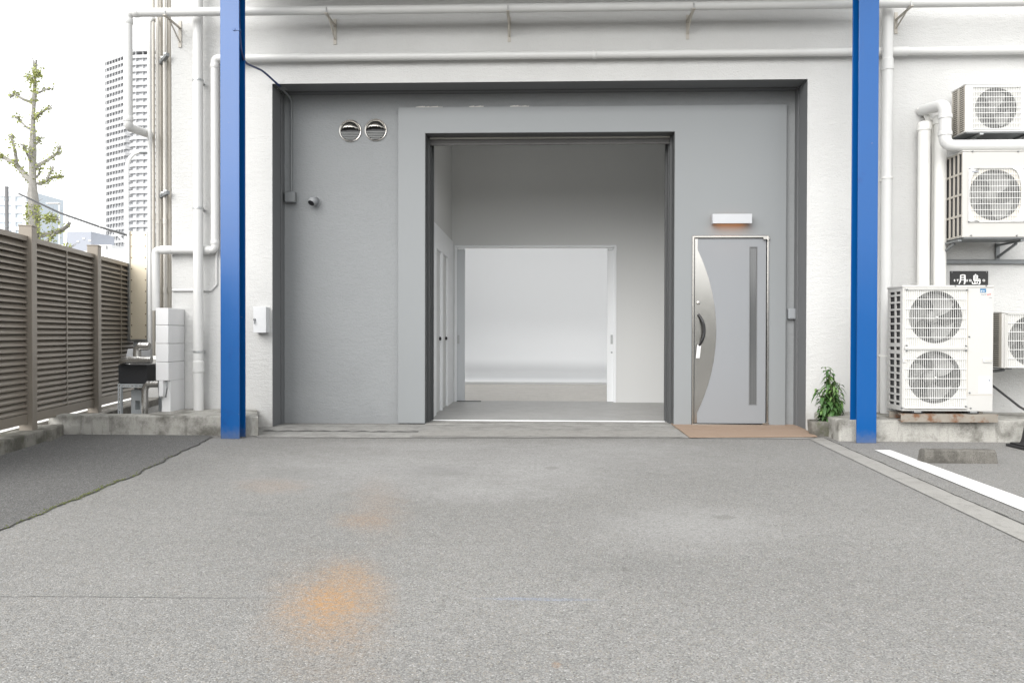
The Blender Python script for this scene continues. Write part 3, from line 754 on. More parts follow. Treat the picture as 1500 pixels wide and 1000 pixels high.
# ------------------------------------------------------------------ kerbs and plinths
def slab(name, pts, z0, z1, mat, label, cat, bev=.015, cuts=0, amp=0):
    mb = MB(); mb.plate([(p.x, p.y) for p in pts], [], lambda u, v, w: (u, v, w), z0, z1)
    o = mb.build(name, mat, bev=bev, smooth=False)
    return tag(o, label, cat)
q0, q1 = G(69, 637), G(379, 637.5)
yk = (q0.y + q1.y) / 2; zk = .215
kx0, kx1 = PX(70, yk, 620), PX(378.5, yk, 620)
slab('concrete_plinth', [Vector((kx0, yk, 0)), Vector((kx1, yk, 0)), Vector((PX(377, -.005), -.005, 0)), Vector((XL - .0, -.005, 0)), Vector((XL, yk + .2, 0)), Vector((kx0 + .02, yk + .2, 0))], -.05, zk, PLINTH, 'stained low concrete plinth running behind the blue column beside the dark asphalt', 'plinth')
yk2 = -.92
jx0, jx1 = PX(1229, yk2, 620), 6.9
slab('concrete_plinth', [Vector((jx0, yk2, 0)), Vector((jx1, yk2, 0)), Vector((jx1, -.005, 0)), Vector((jx0 + .05, -.005, 0))], -.05, .225, PLINTH, 'long concrete plinth carrying the large twin fan air conditioner', 'plinth', bev=.02)

# fence line
fz = .155
fa, fb = G(0, 636, fz), G(184, 588.5, fz)
fd = (fb - fa).normalized(); fn_ = Vector((fd.y, -fd.x, 0))          # towards the lot
if fn_.x < 0: fn_ = -fn_
def FP(t, off=0, z=0): return fa + fd * t + fn_ * off + Vector((0, 0, z - fz))
def tpx(px):                                                            # distance along the fence seen at a column
    d = ray(px, 480); n = Vector((d.y, -d.x)); 
    k = ((CP.x - fa.x) * n.x + (CP.y - fa.y) * n.y) / (fd.x * n.x + fd.y * n.y); return k
def fbox(mb, t0, t1, o0, o1, z0, z1):
    c = FP((t0 + t1) / 2, (o0 + o1) / 2, (z0 + z1) / 2)
    mb.obox(c, fd * ((t1 - t0) / 2), fn_ * ((o1 - o0) / 2), Vector((0, 0, (z1 - z0) / 2)))
mb = MB(); fbox(mb, -2.5, tpx(40) + .05, -.12, .16, -.05, .13); 
k = tpx(38); c1, c2, c3, c4 = G(46, 641, 0), G(75, 644, 0), G(94, 632, 0), FP(k, .1)
mb.plate([(p.x, p.y) for p in (FP(k + .02, -.1), FP(k + .02, .16), G(44, 647, 0), G(76, 646, 0), G(93.5, 637.5, 0), FP(k + .5, .0), FP(k + .5, -.1))], [], lambda u, v, w: (u, v, w), -.05, .128)
tag(mb.build('concrete_kerb', CURBDIRT, bev=.012, smooth=False), 'dark mossy concrete kerb under the louvred fence with a stub end', 'kerb')
mb = MB(); fbox(mb, k + .45, 5.2, -.14, .08, -.05, .10)
tag(mb.build('fence_footing', STONE, bev=.01, smooth=False), 'narrow concrete footing under the far fence bays behind the plinth', 'kerb')
mb = MB(); fbox(mb, -2.5, 5.2, -.9, -.2, -.02, .12)
tag(mb.build('neighbour_path', M('bright_concrete_path', (.8, .8, .78), .8)), kind='structure')
fence = thing('louvre_fence', FP(1.2, 0, .13), 'bronze brown louvred metal fence with three bays on a kerb', 'fence')
pt = [-2.2, tpx(39.5), tpx(137), tpx(137) * 2 - tpx(39.5)]
ZF0, ZF1 = .20, 2.10
for i in range(3):
    a, b = pt[i] + .06, pt[i + 1] - .06
    mb = MB(); fbox(mb, a, b, -.035, .035, ZF1 - .05, ZF1); fbox(mb, a, b, -.03, .03, ZF0, ZF0 + .10)
    n = 28; st = (ZF1 - .06 - ZF0 - .11) / n
    for j in range(n):
        z = ZF0 + .12 + st * (j + .5)
        c = FP((a + b) / 2, -.002, z); up = (fn_ * -.030 + Vector((0, 0, .038))); nn = (fn_ * .8 + Vector((0, 0, .6))).normalized()
        mb.obox(c, fd * ((b - a) / 2), up, nn * .0025)
        lip = FP((a + b) / 2, .029, z - .036); mb.obox(lip, fd * ((b - a) / 2), fn_ * .002, Vector((0, 0, .008)))
    p_ = mb.build('louvre_panel', TAUPE, fence, smooth=False)
    mb = MB(); m_ = (a + b) / 2; fbox(mb, m_ - .010, m_ + .010, .034, .040, ZF0 + .10, ZF1 - .05); sub(mb, 'centre_strip', TAUPEP, p_)
    mb = MB(); fbox(mb, a, b, -.050, -.047, ZF0 + .05, ZF1 - .03); sub(mb, 'backing_sheet', TAUPE, p_)
for i in range(4):
    mb = MB(); fbox(mb, pt[i] - .058, pt[i] + .058, -.055, .075, .125, 2.20); o = mb.build('post', TAUPEP, fence, bev=.006)
    mb = MB(); fbox(mb, pt[i] - .061, pt[i] + .061, -.058, .078, 2.20, 2.215); sub(mb, 'post_cap', TAUPEP, o, bev=.003)

# ------------------------------------------------------------------ pipes on the facade
def clampring(mb, c, r, w=.012): mb.tube([Vector(c) - Vector((0, 0, w)), Vector(c) + Vector((0, 0, w))], r * 1.12, 18)
def pipe(name, pts, r, mat, label, bend=0, cat='pipe', joints=(), group=None, n=20):
    pts = [Vector(p) for p in pts]; base = min(pts, key=lambda p: p.z)
    t = thing(name, base, label, cat, group)
    mb = MB(); mb.tube(pts, r, n, bend=bend); mb.build('tube', mat, t)
    for a, b in joints:
        mb = MB(); a, b = Vector(a), Vector(b); d = (b - a).normalized() * .006
        mb.tube([a, a + d, b - d, b], [r * 1.06, r * 1.13, r * 1.13, r * 1.06], n); mb.build('socket', mat, t)
    return t
yu = -.34; R1 = .049
uz = lambda px: 0
ul, ur = P(187.5, 18.5, yu), P(1500, 3.5, yu); zu = (ul.z + ur.z) / 2
xl = ul.x; lowz = PZ(186, yu, 187)
endp = Vector((PX(219, .25), .25, PZ(197, .25, 219)))
t = pipe('overhead_pipe', [endp, (xl, yu, lowz), (xl, yu, zu), (9, yu, zu)], R1, PIPE, 'topmost long white pipe on brackets with a looped end past the building corner', bend=.07,
         joints=[((xl, yu, lowz + .06), (xl, yu, lowz + .12)), ((xl, yu, zu - .13), (xl, yu, zu - .07)), ((xl + .07, yu, zu), (xl + .13, yu, zu))])
def bracket(px, py1, label):
    x = PX(px, 0, 40); zb = PZ(py1, 0, px); b = thing('pipe_bracket', (x, 0, zb), label, 'bracket', 'brackets under the top pipe')
    mb = MB(); mb.box(x - .018, x + .018, -.012, -.001, zb, zu + .03); mb.build('wall_plate', BEIGE, b)
    mb = MB(); mb.box(x - .016, x + .016, yu - .07, -.012, zu - R1 - .012, zu - R1 - .002); mb.build('arm', BEIGE, b)
    mb = MB(); mb.tube([(x, -.012, zb + .06), (x, yu + .06, zu - R1 - .012)], .009, 8); mb.build('brace', BEIGE, b)
    mb = MB(); mb.tube([(x, yu - R1 - .008, zu - R1), (x, yu - R1 - .008, zu), (x, yu, zu + R1 + .008), (x, yu + R1 + .008, zu), (x, yu + R1 + .008, zu - R1)], .005, 8, bend=.05); mb.build('strap', GALV, b)
for a in ((264, 70, 'pipe bracket at the building corner beside the conduit bundle'), (491, 66, 'pipe bracket above the round steel exhaust hoods'), (746, 62, 'pipe bracket over the middle of the recess'), (1007, 58, 'pipe bracket above the entrance door side of the recess'), (1312, 50, 'pipe bracket between the blue column and the topmost air conditioner')): bracket(*a)
yl = -.085; R2 = .045
l0, l1 = P(318, 85.5, yl), P(1500, 74, yl); zl = (l0.z + l1.z) / 2; xv = PX(314.5, yl, 250)
zh = PZ(366, yl, 300); xh = PX(228, yl, 366)
pipe('long_pipe', [(xh, yl, PZ(455, yl, 228)), (xh, yl, zh), (xv, yl, zh), (xv, yl, zl), (9, yl, zl)], R2, PIPE, 'lower long white pipe that turns down beside the blue column nearest the fence', bend=.055,
     joints=[((xv, yl, zl - .12), (xv, yl, zl - .06)), ((xv, yl, zh + .06), (xv, yl, zh + .11)), ((xv - .13, yl, zh), (xv - .06, yl, zh)), ((xh + .06, yl, zh), (xh + .2, yl, zh)), ((PX(1306, yl, 76), yl, zl), (PX(1330, yl, 76), yl, zl)), ((PX(868, yl, 76), yl, zl), (PX(874, yl, 76), yl, zl))])
def drain(px, label, clamps, coll):
    y = -.16 if px < 700 else -.165; x = PX(px, y); r = .057
    t = thing('drain_pipe', (x, y, .2), label, 'drainpipe')
    mb = MB(); mb.tube([(x, y, .19), (x, y, 6.5)], r, 24); mb.build('tube', PIPE, t)
    for py in clamps:
        z = PZ(py, y, px); mb = MB(); clampring(mb, (x, y, z), r, .010); mb.box(x - .012, x + .012, y + r, -.001, z - .01, z + .01); mb.build('clamp', GALV if px < 700 else PIPEG, t)
    for py in coll:
        z = PZ(py, y, px); mb = MB(); mb.tube([(x, y, z - .07), (x, y, z - .06), (x, y, z + .06), (x, y, z + .07)], [r, r * 1.13, r * 1.13, r], 24); mb.build('socket', PIPE, t)
drain(290.5, 'vertical white drainpipe with steel clamps between the duct cover and a blue column', (118, 305, 515), (537,))
drain(1297.5, 'vertical white drainpipe directly behind the blue column by the air conditioners', (261, 521), (95,))
# thin conduit on the wall below the pipe
z1 = PZ(425, -.02, 290)
mb = MB(); mb.tube([Vector((XL + .01, -.016, z1)), Vector((PX(309, -.02), -.016, z1)), Vector((PX(317, -.02), -.016, z1 + .07)), Vector((PX(317, -.02), -.016, zh - .02))], .014, 10)
tag(mb.build('wall_conduit', PIPE), 'thin white conduit bent round behind the steel clamped drainpipe', 'conduit')
for z_, xa, xb in ((PZ(60, 0, 300), 253, 320),):
    pass
# conduits on the side wall beyond the corner
cond = [(225.5, 4.5, BEIGE, .30), (231.5, 5.5, BEIGEL, .12), (236.8, 5, BEIGE, .22), (242, 5, BEIGEL, .10), (248.3, 6.5, BEIGE, .16)]
for i, (px, wd, m_, y) in enumerate(cond):
    s_ = F / (D + y); x = PX(px, y); r = wd / 2 / s_
    t = thing('vertical_conduit', (x, y, .84), ['pale tan conduit, outermost of the bundle at the building corner', 'light conduit, second from the outside in the corner bundle', 'tan conduit in the middle of the corner bundle', 'light conduit just inside the wall edge in the corner bundle', 'thick tan conduit against the stucco corner'][i], 'conduit', 'conduits at the building corner')
    mb = MB(); mb.tube([(x, y, .84), (x, y, 7)], r, 12); mb.build('tube', m_, t)
    for py in (318 + 6 * (i % 2), 425):
        z = PZ(py, y, px); mb = MB(); mb.tube([(x, y, z - .035), (x, y, z + .035)], r * 1.2, 12); mb.build('coupling', m_, t)
for py, lb in ((86, 'upper grey strut holding the conduit bundle at the corner'), (284, 'lower grey strut holding the conduit bundle at the corner')):
    a, b = P(230, py - 7, .35), P(250, py + 7, -.06); a.z = b.z = PZ(py + 2, .1, 240)
    b = Vector((XL - .008, -.08, a.z)); a = Vector((PX(230, .40), .40, a.z))
    d = (b - a).normalized(); s_ = Vector((d.y, -d.x, 0))
    t = thing('pipe_strut', (XL, .15, a.z), lb, 'strut', 'struts at the building corner')
    mb = MB(); mb.obox((a + b) / 2, (b - a) / 2, s_ * .02, Vector((0, 0, .02))); mb.build('channel', GALVD, t, bev=.002)
    for k in (.15, .38, .6, .85):
        q = a.lerp(b, k); mb = MB(); mb.obox(q + Vector((0, -.0, .03)), Vector((.018, 0, 0)), Vector((0, .03, 0)), Vector((0, 0, .012))); mb.build('pipe_clip', GALV, t, bev=.002)
x0, x1 = PX(217, .05), PX(222.6, .05); zt = PZ(30, .05, 220)
mb = MB(); mb.tube([((x0 + x1) / 2, .05, .84), ((x0 + x1) / 2, .05, zt - .02), ((x0 + x1) / 2 + .01, .09, zt + .04), ((x0 + x1) / 2 + .02, .3, zt + .06)], (x1 - x0) / 2, 14)
tag(mb.build('cable_trunking', PIPE), 'slim white vertical trunking with a rounded top outside the corner conduits', 'trunking')
# white duct cover at the corner
yd = -.42; x0, x1 = PX(228, yd), PX(246.5, yd); zt = PZ(450.5, yd, 240); yb_ = -.01; xr = x1
t = thing('duct_cover', ((x0 + x1) / 2, -.2, .2), 'white sectioned pipe cover standing at the building corner behind the plinth', 'duct cover')
zs = [PZ(p, yd, 240) for p in (597, 557.5, 530, 503, 476, 450.5)]
dw = M('white_duct_cover', (.76, .76, .765), .45, var=.03)
mb = MB(); xi = x0 + .045; mb.box(xi, x1 - .001, yd + .05, yb_, .2, zs[1] + .2 * 0 - .001)
mb.box(x0 + .035, x0 + .085, yd - .0, yd + .05, zs[1] - .18, zs[1] - .001); mb.build('lower_cover', dw, t, bev=.004)
for i in range(1, 5):
    mb = MB(); mb.box(x0, x1, yd, yb_, zs[i], zs[i + 1] - .004); mb.build('cover_section', dw, t, bev=.005)
mb = MB(); mb.tube([(x0 + .02, yd + .02, zs[1]), (x0 + .02, yd + .03, zs[1] - .12), (x0 + .06, yd + .0, zs[1] - .2)], .008, 8); mb.tube([(x1 - .03, yd + .02, zs[1]), (x1 - .01, yd - .01, zs[1] - .08), (x1 - .04, yd + .02, zs[1] - .19)], .008, 8); mb.build('cable', GALVD, t)

# ------------------------------------------------------------------ things in the gap by the fence
yv = 1.6
t0 = P(202, 497, yv)
x0, x1, zb_, zt_ = PX(187.5, yv), PX(216.5, yv), PZ(498, yv, 200), PZ(339, yv, 200)
t = thing('panelled_duct', ((x0 + x1) / 2, yv, zb_), 'tall cream plywood faced duct with screws in a grey metal frame', 'duct')
mb = MB(); mb.box(x0 + .035, x1 - .015, yv, yv + .01, zb_ + .012, zt_); pp = mb.build('plywood_face', PLY, t)
mb = MB()
for i in range(10):
    z = zb_ + .05 + (zt_ - zb_ - .1) * i / 9
    for x in (x0 + .052, x1 - .03): mb.lathe([(0, -.004), (.009, -.002), (.009, 0)], (x, yv, z), 'Y', 8)
scr = sub(mb, 'screw_row', M('screw_brown', (.18, .12, .07), .5, .5), pp); scr['kind'] = 'stuff'
mb = MB(); mb.box(x0, x0 + .033, yv - .02, yv + .3, zb_ - .02, zt_ + .01); mb.box(x1 - .013, x1, yv - .01, yv + .3, zb_ - .02, zt_ + .01); mb.box(x0 + .033, x1 - .013, yv + .012, yv + .3, zb_ - .02, zt_ - .002); mb.box(x0 + .033, x1 - .013, yv - .02, yv + .012, zb_ - .01, zb_ + .01); mb.build('frame', GALV, t, bev=.002)
mb = MB(); mb.box(x0 + .05, x1 - .05, yv + .05, yv + .25, zb_ - .25, zb_ - .022); mb.build('duct_neck', GREYBOX, t)
yw = -.12
def XZp(px, py, y=yw): return PX(px, y), PZ(py, y, 195)
ax0, az0 = XZp(173, 534); ax1, az1 = XZp(215, 562); 
t = thing('boiler_unit', ((ax0 + ax1) / 2, yw, az1), 'dark grey boiler box on the perforated angle rack by the fence', 'boiler')
mb = MB(); mb.box(ax0, ax1, yw, yw + .40, az1 + .0, az0); mb.build('case', DARKBOX, t, bev=.006)
x_, z_ = XZp(177, 511); x2_, z2_ = XZp(214, 527)
mb = MB(); mb.plate([(x_ , z2_), (x2_, z2_), (x2_, z_), (x_ + .03, z_)], [rect(x_ + .09, x_ + .19, z2_ + .03, z2_ + .085)], XZ, yw + .1, yw + .14); mb.build('top_cover', M('white_cover_plate', (.66, .67, .69), .4), t, bev=.003)
def silver(pts, r, label):
    pts = [Vector(p) for p in pts]; b = min(pts, key=lambda p: p.z); t = thing('insulated_pipe', b, label, 'pipe', 'foil clad pipes by the boiler')
    mb = MB(); mb.tube(pts, r, 18, bend=.09); mb.build('foil_jacket', SILVER, t)
    d = (pts[1] - pts[0]).normalized() * .02
    for k in range(3):
        q = pts[0].lerp(pts[1], .25 + .25 * k); mb = MB(); mb.tube([q - d * .5, q + d * .5], r * 1.05, 18); mb.build('joint_band', SILVER, t)
silver([(*P(222, 527, yw - .10).xy, PZ(527, yw - .1, 222)), (*P(177, 527, yw - .10).xy, PZ(527, yw - .1, 180)), (PX(176, yw + .1), yw + .3, PZ(540, yw, 180))], .042, 'horizontal silver pipe across the top of the boiler box')
silver([(PX(222, yw - .0), yw - .05, PZ(507, yw, 222)), (PX(204, yw), yw - .05, PZ(507, yw, 204)), (PX(204, yw), yw - .05, PZ(523, yw, 204))], .045, 'short silver elbow pipe above the boiler box')
silver([(PX(228, yw - .2), yw - .12, PZ(563, yw - .2, 228)), (PX(207, yw - .2), yw - .12, PZ(563, yw - .2, 207)), (PX(207, yw - .2), yw - .12, .05)], .038, 'silver pipe bending down under the boiler box')
t = thing('angle_rack', ((ax0 + ax1) / 2, yw, 0), 'grey perforated angle steel rack under the boiler box', 'rack')
def slotbar(mb, p, q, wv, hole=.05):
    p, q = Vector(p), Vector(q); d = q - p; L = d.length; d.normalize(); n = max(1, int(L / hole)); nrm = d.cross(wv).normalized()
    for s in (-1, 1): mb.obox((p + q) / 2 + wv * s * .65, d * (L / 2), wv * .42, nrm * .0015)
    for i in range(n + 1): mb.obox(p + d * (L * i / n), d * .007, wv * .42, nrm * .0012)
xa, xb = ax0 + .0, ax1 - .0
for x in (xa + .02, xb - .02):
    mb = MB(); slotbar(mb, (x, yw - .01, .0), (x, yw - .01, az1), Vector((.02, 0, 0))); mb.box(x + (.02 if x > -5.6 else -.02) - .001, x + (.02 if x > -5.6 else -.02) + .001, yw - .01, yw + .03, 0, az1); mb.build('leg', GREYBOX, t, smooth=False)
for x in (xa + .02, xb - .02):
    mb = MB(); mb.box(x - .02, x + .02, yw + .37, yw + .373, 0, az1); mb.build('leg', GREYBOX, t, smooth=False)
mb = MB(); slotbar(mb, (xa + .045, yw - .012, az1 - .022), (xb - .045, yw - .012, az1 - .022), Vector((0, 0, .02))); mb.build('cross_bar', GREYBOX, t, smooth=False)
x_, z_ = XZp(184, 572); x2_, z2_ = XZp(202, 600)
mb = MB(); mb.box(x_, x2_, yw + .12, yw + .25, z_ - .13, z_)
mb.box(x_, x_ + .05, yw + .12, yw + .25, .0, z_ - .13); mb.box(x2_ - .04, x2_, yw + .12, yw + .25, .0, z_ - .13); mb.box(x_ + .05, x2_ - .04, yw + .12, yw + .25, .0, .2)
tag(mb.build('control_box', GREYBOX, bev=.004), 'pale grey control box with a dark opening inside the rack', 'box')

# ------------------------------------------------------------------ air conditioners
def grid(mb, x0, x1, z0, z1, y, nx, nz, wv, wh):
    for i in range(nx): 
        x = x0 + (x1 - x0) * i / (nx - 1); mb.box(x - wv, x + wv, y, y + 2 * wv, z0, z1)
    for j in range(nz):
        z = z0 + (z1 - z0) * j / (nz - 1); mb.box(x0, x1, y - 2 * wh, y - .0005, z - wh, z + wh)
def fan_unit(t, cx, cz, r, yf, gx, gz, nx, nz, wv=.0018, wh=.003, blades=3, a0=0., guard=True, dep=.16):
    mb = MB(); mb.lathe([(r, 0), (r * .97, .03), (r * .96, dep)], (cx, yf, cz), 'Y', 40); mb.lathe([(r * .96, dep), (0, dep)], (cx, yf, cz), 'Y', 40)
    mb.build('fan_shroud', ACIN, t, recalc=False)
    mb = MB()
    for k in range(blades):
        a = a0 + 2 * math.pi * k / blades; vs = []; nA, nR = 8, 6
        for i in range(nR + 1):
            rr_ = r * (.2 + .72 * i / nR); sw = .95 + .35 * i / nR
            for j in range(nA + 1):
                u = j / nA; an = a + u * sw + .35 * (i / nR) ** 2
                vs.append((cx + rr_ * math.cos(an), yf + .045 + .07 * u, cz + rr_ * math.sin(an)))
        mb.add(vs, [(i * (nA + 1) + j, i * (nA + 1) + j + 1, (i + 1) * (nA + 1) + j + 1, (i + 1) * (nA + 1) + j) for i in range(nR) for j in range(nA)])
    mb.lathe([(0, .03), (r * .16, .035), (r * .24, .055), (r * .25, .12)], (cx, yf, cz), 'Y', 28)
    o = mb.build('fan', FAN, t, recalc=False, ang=50)
    if guard:
        mb = MB(); grid(mb, gx[0], gx[1], gz[0], gz[1], yf - .012, nx, nz, wv, wh)
        mb.build('fan_guard', WIRE, t, smooth=False)
# --- the big twin-fan unit
yf = -.97
BX = lambda px, y=None: PX(px, yf if y is None else y)
BZ_ = lambda py, y=None: PZ(py, yf if y is None else y, 1390)
x0, x1, z0, z1 = BX(1322), BX(1455), BZ_(602.5), BZ_(419.5)
yb3 = yf + .36
t = thing('twin_fan_air_conditioner', ((x0 + x1) / 2, yf + .18, z0), 'tall ivory outdoor air conditioner with two stacked fans standing on the plinth', 'air conditioner')
c1 = (BX(1370.5), BZ_(464.5)); c2 = (BX(1369.5), BZ_(552.5)); r = BX(1409.5) - BX(1370.5)
mb = MB(); mb.plate(rect(x0, x1, z0 + .004, z1 - .012), [circ(*c1, r), circ(*c2, r)], XZ, yf, yf + .012)
mb.box(x1 - .012, x1, yf + .0125, yb3, z0 + .004, z1 - .012); mb.box(x0, x1 - .012, yb3 - .01, yb3, z0 + .004, z1 - .012)
mb.box(x0 + .0, x1 - .012, yf + .0125, yb3 - .0105, z0 + .004, z0 + .02)
mb.build('body', ACW, t, bev=.003)
mb = MB(); mb.box(x0 - .006, x1 + .004, yf - .006, yb3 + .004, z1 - .012, z1 + .012); mb.build('top_lid', ACW, t, bev=.006)
mb = MB(); mb.box(BX(1416.5), BX(1418), yf - .0015, yf - .0002, BZ_(580), z1 - .02); mb.box(BX(1418), x1 - .004, yf - .0015, yf - .0002, BZ_(578.5), BZ_(577.5)); mb.build('panel_seam', ACSIDE, t)
# side grille with two columns of openings
mb = MB(); mb.box(x0 + .02, x0 + .024, yf + .03, yb3 - .012, z0 + .03, z1 - .03); mb.build('condenser', ACD, t)
mb = MB(); ya, yb4, ym = yf + .0125, yb3 - .0105, 0
wy = [ya, ya + .045, ya + .148, ya + .178, ya + .295, yb4]
mb.box(x0, x0 + .012, wy[0], wy[1], z0 + .0205, z1 - .0125); mb.box(x0, x0 + .012, wy[2], wy[3], z0 + .0205, z1 - .0125); mb.box(x0, x0 + .012, wy[4], wy[5], z0 + .0205, z1 - .0125)
zz = z0 + .0205; n = 17
for a, b in ((wy[1], wy[2]), (wy[3], wy[4])):
    st = (z1 - .0125 - zz) / n
    for j in range(n + 1):
        ex = .035 if j in (0, n) else .010
        if j in (8, 9): ex = .02
        zc_ = zz + st * j; mb.box(x0, x0 + .0118, a, b, max(zz, zc_ - ex), min(z1 - .0125, zc_ + ex))
mb.build('side_grille', ACW, t, smooth=False)
for cc, a0_, zlo, zhi in ((c1, .25, 508, 424.5), (c2, .1, 596.5, 512)):
    fan_unit(t, cc[0], cc[1], r, yf + .001, (BX(1325.5), BX(1415)), (BZ_(zlo), BZ_(zhi)), 34, 7, .0017, .0028, 3, a0_)
    mb = MB(); za_, zb__ = BZ_(zlo), BZ_(zhi); fx0, fx1 = BX(1325.5), BX(1415.5)
    mb.box(fx0 - .006, fx1 + .006, yf - .022, yf - .001, zb__, zb__ + .02); mb.build('guard_rim', ACW, t, bev=.006)
    mb = MB(); mb.box(fx0 - .006, fx1 + .006, yf - .022, yf - .001, za_ - .014, za_); mb.build('guard_rim', ACW, t, bev=.006)
    mb = MB(); mb.lathe([(0, -.02), (.006, -.02), (.006, 0)], (cc[0], yf - .012, cc[1]), 'Y', 10); mb.build('guard_boss', WIRE, t)
for px, py in ((1327.5, 424), (1415.5, 424.5), (1399, 418.8), (1444, 418.8), (1327, 506), (1414, 506.5), (1419.5, 493), (1414, 513), (1327, 513), (1420, 575), (1421.5, 597.5), (1320.5, 597), (1414, 595)):
    mb = MB(); q = P(px, py, yf); mb.lathe([(0, -.028 if px < 1417 and py > 420 else -.012), (.008, -.026 if px < 1417 and py > 420 else -.010), (.008, 0)], (q.x, yf, q.z), 'Y', 10); mb.build('screw', GALVD, t)
for px in (1446, 1325):
    mb = MB(); q = P(px, 527.5, yf); w_ = .045 if px > 1400 else .022; mb.box(q.x - w_, q.x + w_, yf - .012, yf - .0005, q.z - .022, q.z + .022); hh = mb.build('hand_grip', ACFACE, t, bev=.004)
    mb = MB(); mb.box(q.x - w_ * .6, q.x + w_, yf - .0135, yf - .0125, q.z - .006, q.z + .004); sub(mb, 'grip_slot', ACSIDE, hh)
def marks(parent, name, mat, items, y):
    mb = MB()
    for a in items:
        p, q = P(a[0], a[1], y), P(a[2], a[3], y); mb.box(p.x, q.x, y - .0012, y - .0002, p.z, q.z)
    return mb.build(name, mat, parent, smooth=False)
stk = marks(t, 'maker_sticker', STBLUE, [(1435.7, 422.7, 1444.4, 428.5)], yf - .0005)
rr = random.Random(4)
def glyphs(x0_, x1_, y0_, y1_, n, rr):
    out = []; w_ = (x1_ - x0_) / n
    for i in range(n):
        a = x0_ + w_ * i
        out.append((a + .1 * w_, y0_ + rr.uniform(0, .3) * (y1_ - y0_), a + .35 * w_, y1_)); out.append((a + .35 * w_, rr.choice((y0_, (y0_ + y1_) / 2, y1_ - .25)), a + .8 * w_, rr.choice((y0_, (y0_ + y1_) / 2, y1_ - .25)) + .25))
    return out
marks(stk, 'sticker_lettering', SIGNW, glyphs(1436.6, 1443.5, 425.2, 427.2, 4, rr), yf - .0018)
marks(stk, 'pale_lettering', STPALE, glyphs(1445.3, 1453.5, 425, 426.6, 5, rr), yf - .0005)
marks(stk, 'grey_lettering', STGREY, glyphs(1437, 1445.3, 430, 432.6, 4, rr) + glyphs(1448.5, 1453, 434.6, 437, 3, rr), yf - .0005)
marks(stk, 'red_lettering', STRED, glyphs(1446, 1452, 430, 432.4, 3, rr), yf - .0005)
lb = marks(t, 'rating_label', TAGW, [(1433, 551, 1453, 576)], yf - .0004)
it = []
for j in range(11):
    y_ = 554 + j * 2.; x_ = 1433.8
    while x_ < 1450.5:
        w_ = rr.uniform(.8, 3); it.append((x_, y_, min(x_ + w_, 1451), y_ + .9)); x_ += w_ + rr.uniform(.3, 1.2)
marks(lb, 'label_print', STPALE, it, yf - .0018)
marks(lb, 'label_emblem', STGREY, [(1448.5, 556, 1450.3, 558)], yf - .0018)
# feet and rusty base beams
for px in (1344, 1426):
    mb = MB(); q = PX(px, yf); mb.box(q - .055, q + .055, yf - .012, yb3 + .02, .302, z0 + .002); ft = mb.build('foot', BLACK, t, bev=.003)
    mb = MB(); mb.box(q - .035, q + .035, yf - .02, yf + .02, z0 - .012, z0 + .003); sub(mb, 'foot_bracket', GALV, ft, bev=.002)
bx0, bx1 = PX(1319, yf), PX(1461, yf)
for k, (ya_, lb_) in enumerate(((-.995, 'rusty steel beam along the front edge under the twin fan unit'), (-.72, 'rusty steel beam behind under the twin fan unit'))):
    mb = MB(); zb0 = .228; mb.box(bx0, bx1, ya_, ya_ + .008, zb0 - (.015 if k == 0 else 0), .298); mb.box(bx0, bx1, ya_ + .008, ya_ + .075, .290, .298); mb.box(bx0, bx1, ya_ + .008, ya_ + .075, zb0, zb0 + .008)
    tag(mb.build('support_beam', RUST, bev=.002), lb_, 'beam')
# --- generic side-hung unit
def side_slots(t, x0, ya, yb_, za, zb__, ncol, nrow, mat, gap=.4, slant=0):
    mb = MB(); mb.box(x0 + .014, x0 + .018, ya, yb_, za, zb__); mb.build('condenser', ACD, t)
    mb = MB(); cw = (yb_ - ya) / ncol
    for i in range(ncol + 1):
        y = ya + cw * i; mb.box(x0, x0 + .010, max(ya, y - cw * .14), min(yb_, y + cw * .14), za, zb__)
    rh = (zb__ - za) / nrow
    for i in range(ncol):
        y0_, y1_ = max(ya, ya + cw * i + cw * .14), min(yb_, ya + cw * (i + 1) - cw * .14)
        for j in range(nrow + 1):
            z = za + rh * j; mb.box(x0, x0 + .0098, y0_, y1_, max(za, z - rh * gap / 2), min(zb__, z + rh * gap / 2))
    mb.build('side_grille', mat, t, smooth=False)
def wall_unit(name, label, yf, dep, px0, px1, py0, py1, mat, side, hole, slots):
    x0, z0, z1 = PX(px0, yf, (py0 + py1) / 2), PZ(py1, yf, px0), PZ(py0, yf, px0); x1 = PX(px1, yf, (py0 + py1) / 2); yb_ = yf + dep
    t = thing(name, ((x0 + x1) / 2, yf + dep / 2, z0), label, 'air conditioner')
    mb = MB(); mb.plate(rect(x0, x1, z0, z1), [hole], XZ, yf, yf + .012)
    mb.box(x1 - .012, x1, yf + .0125, yb_, z0, z1); mb.box(x0 + .0, x1 - .0125, yb_ - .012, yb_, z0, z1)
    mb.box(x0, x1 - .0125, yf + .0125, yb_ - .0125, z0, z0 + .012)
    mb.build('body', mat, t, bev=.006)
    mb = MB(); mb.box(x0 - .004, x1 + .004, yf - .004, yb_ + .002, z1 + .0005, z1 + .016); mb.build('top_lid', mat, t, bev=.006)
    side_slots(t, x0, yf + .0125, yb_ - .0125, z0 + .0125, z1 - .0005, slots[0], slots[1], side, slots[2])
    return t, x0, x1, z0, z1
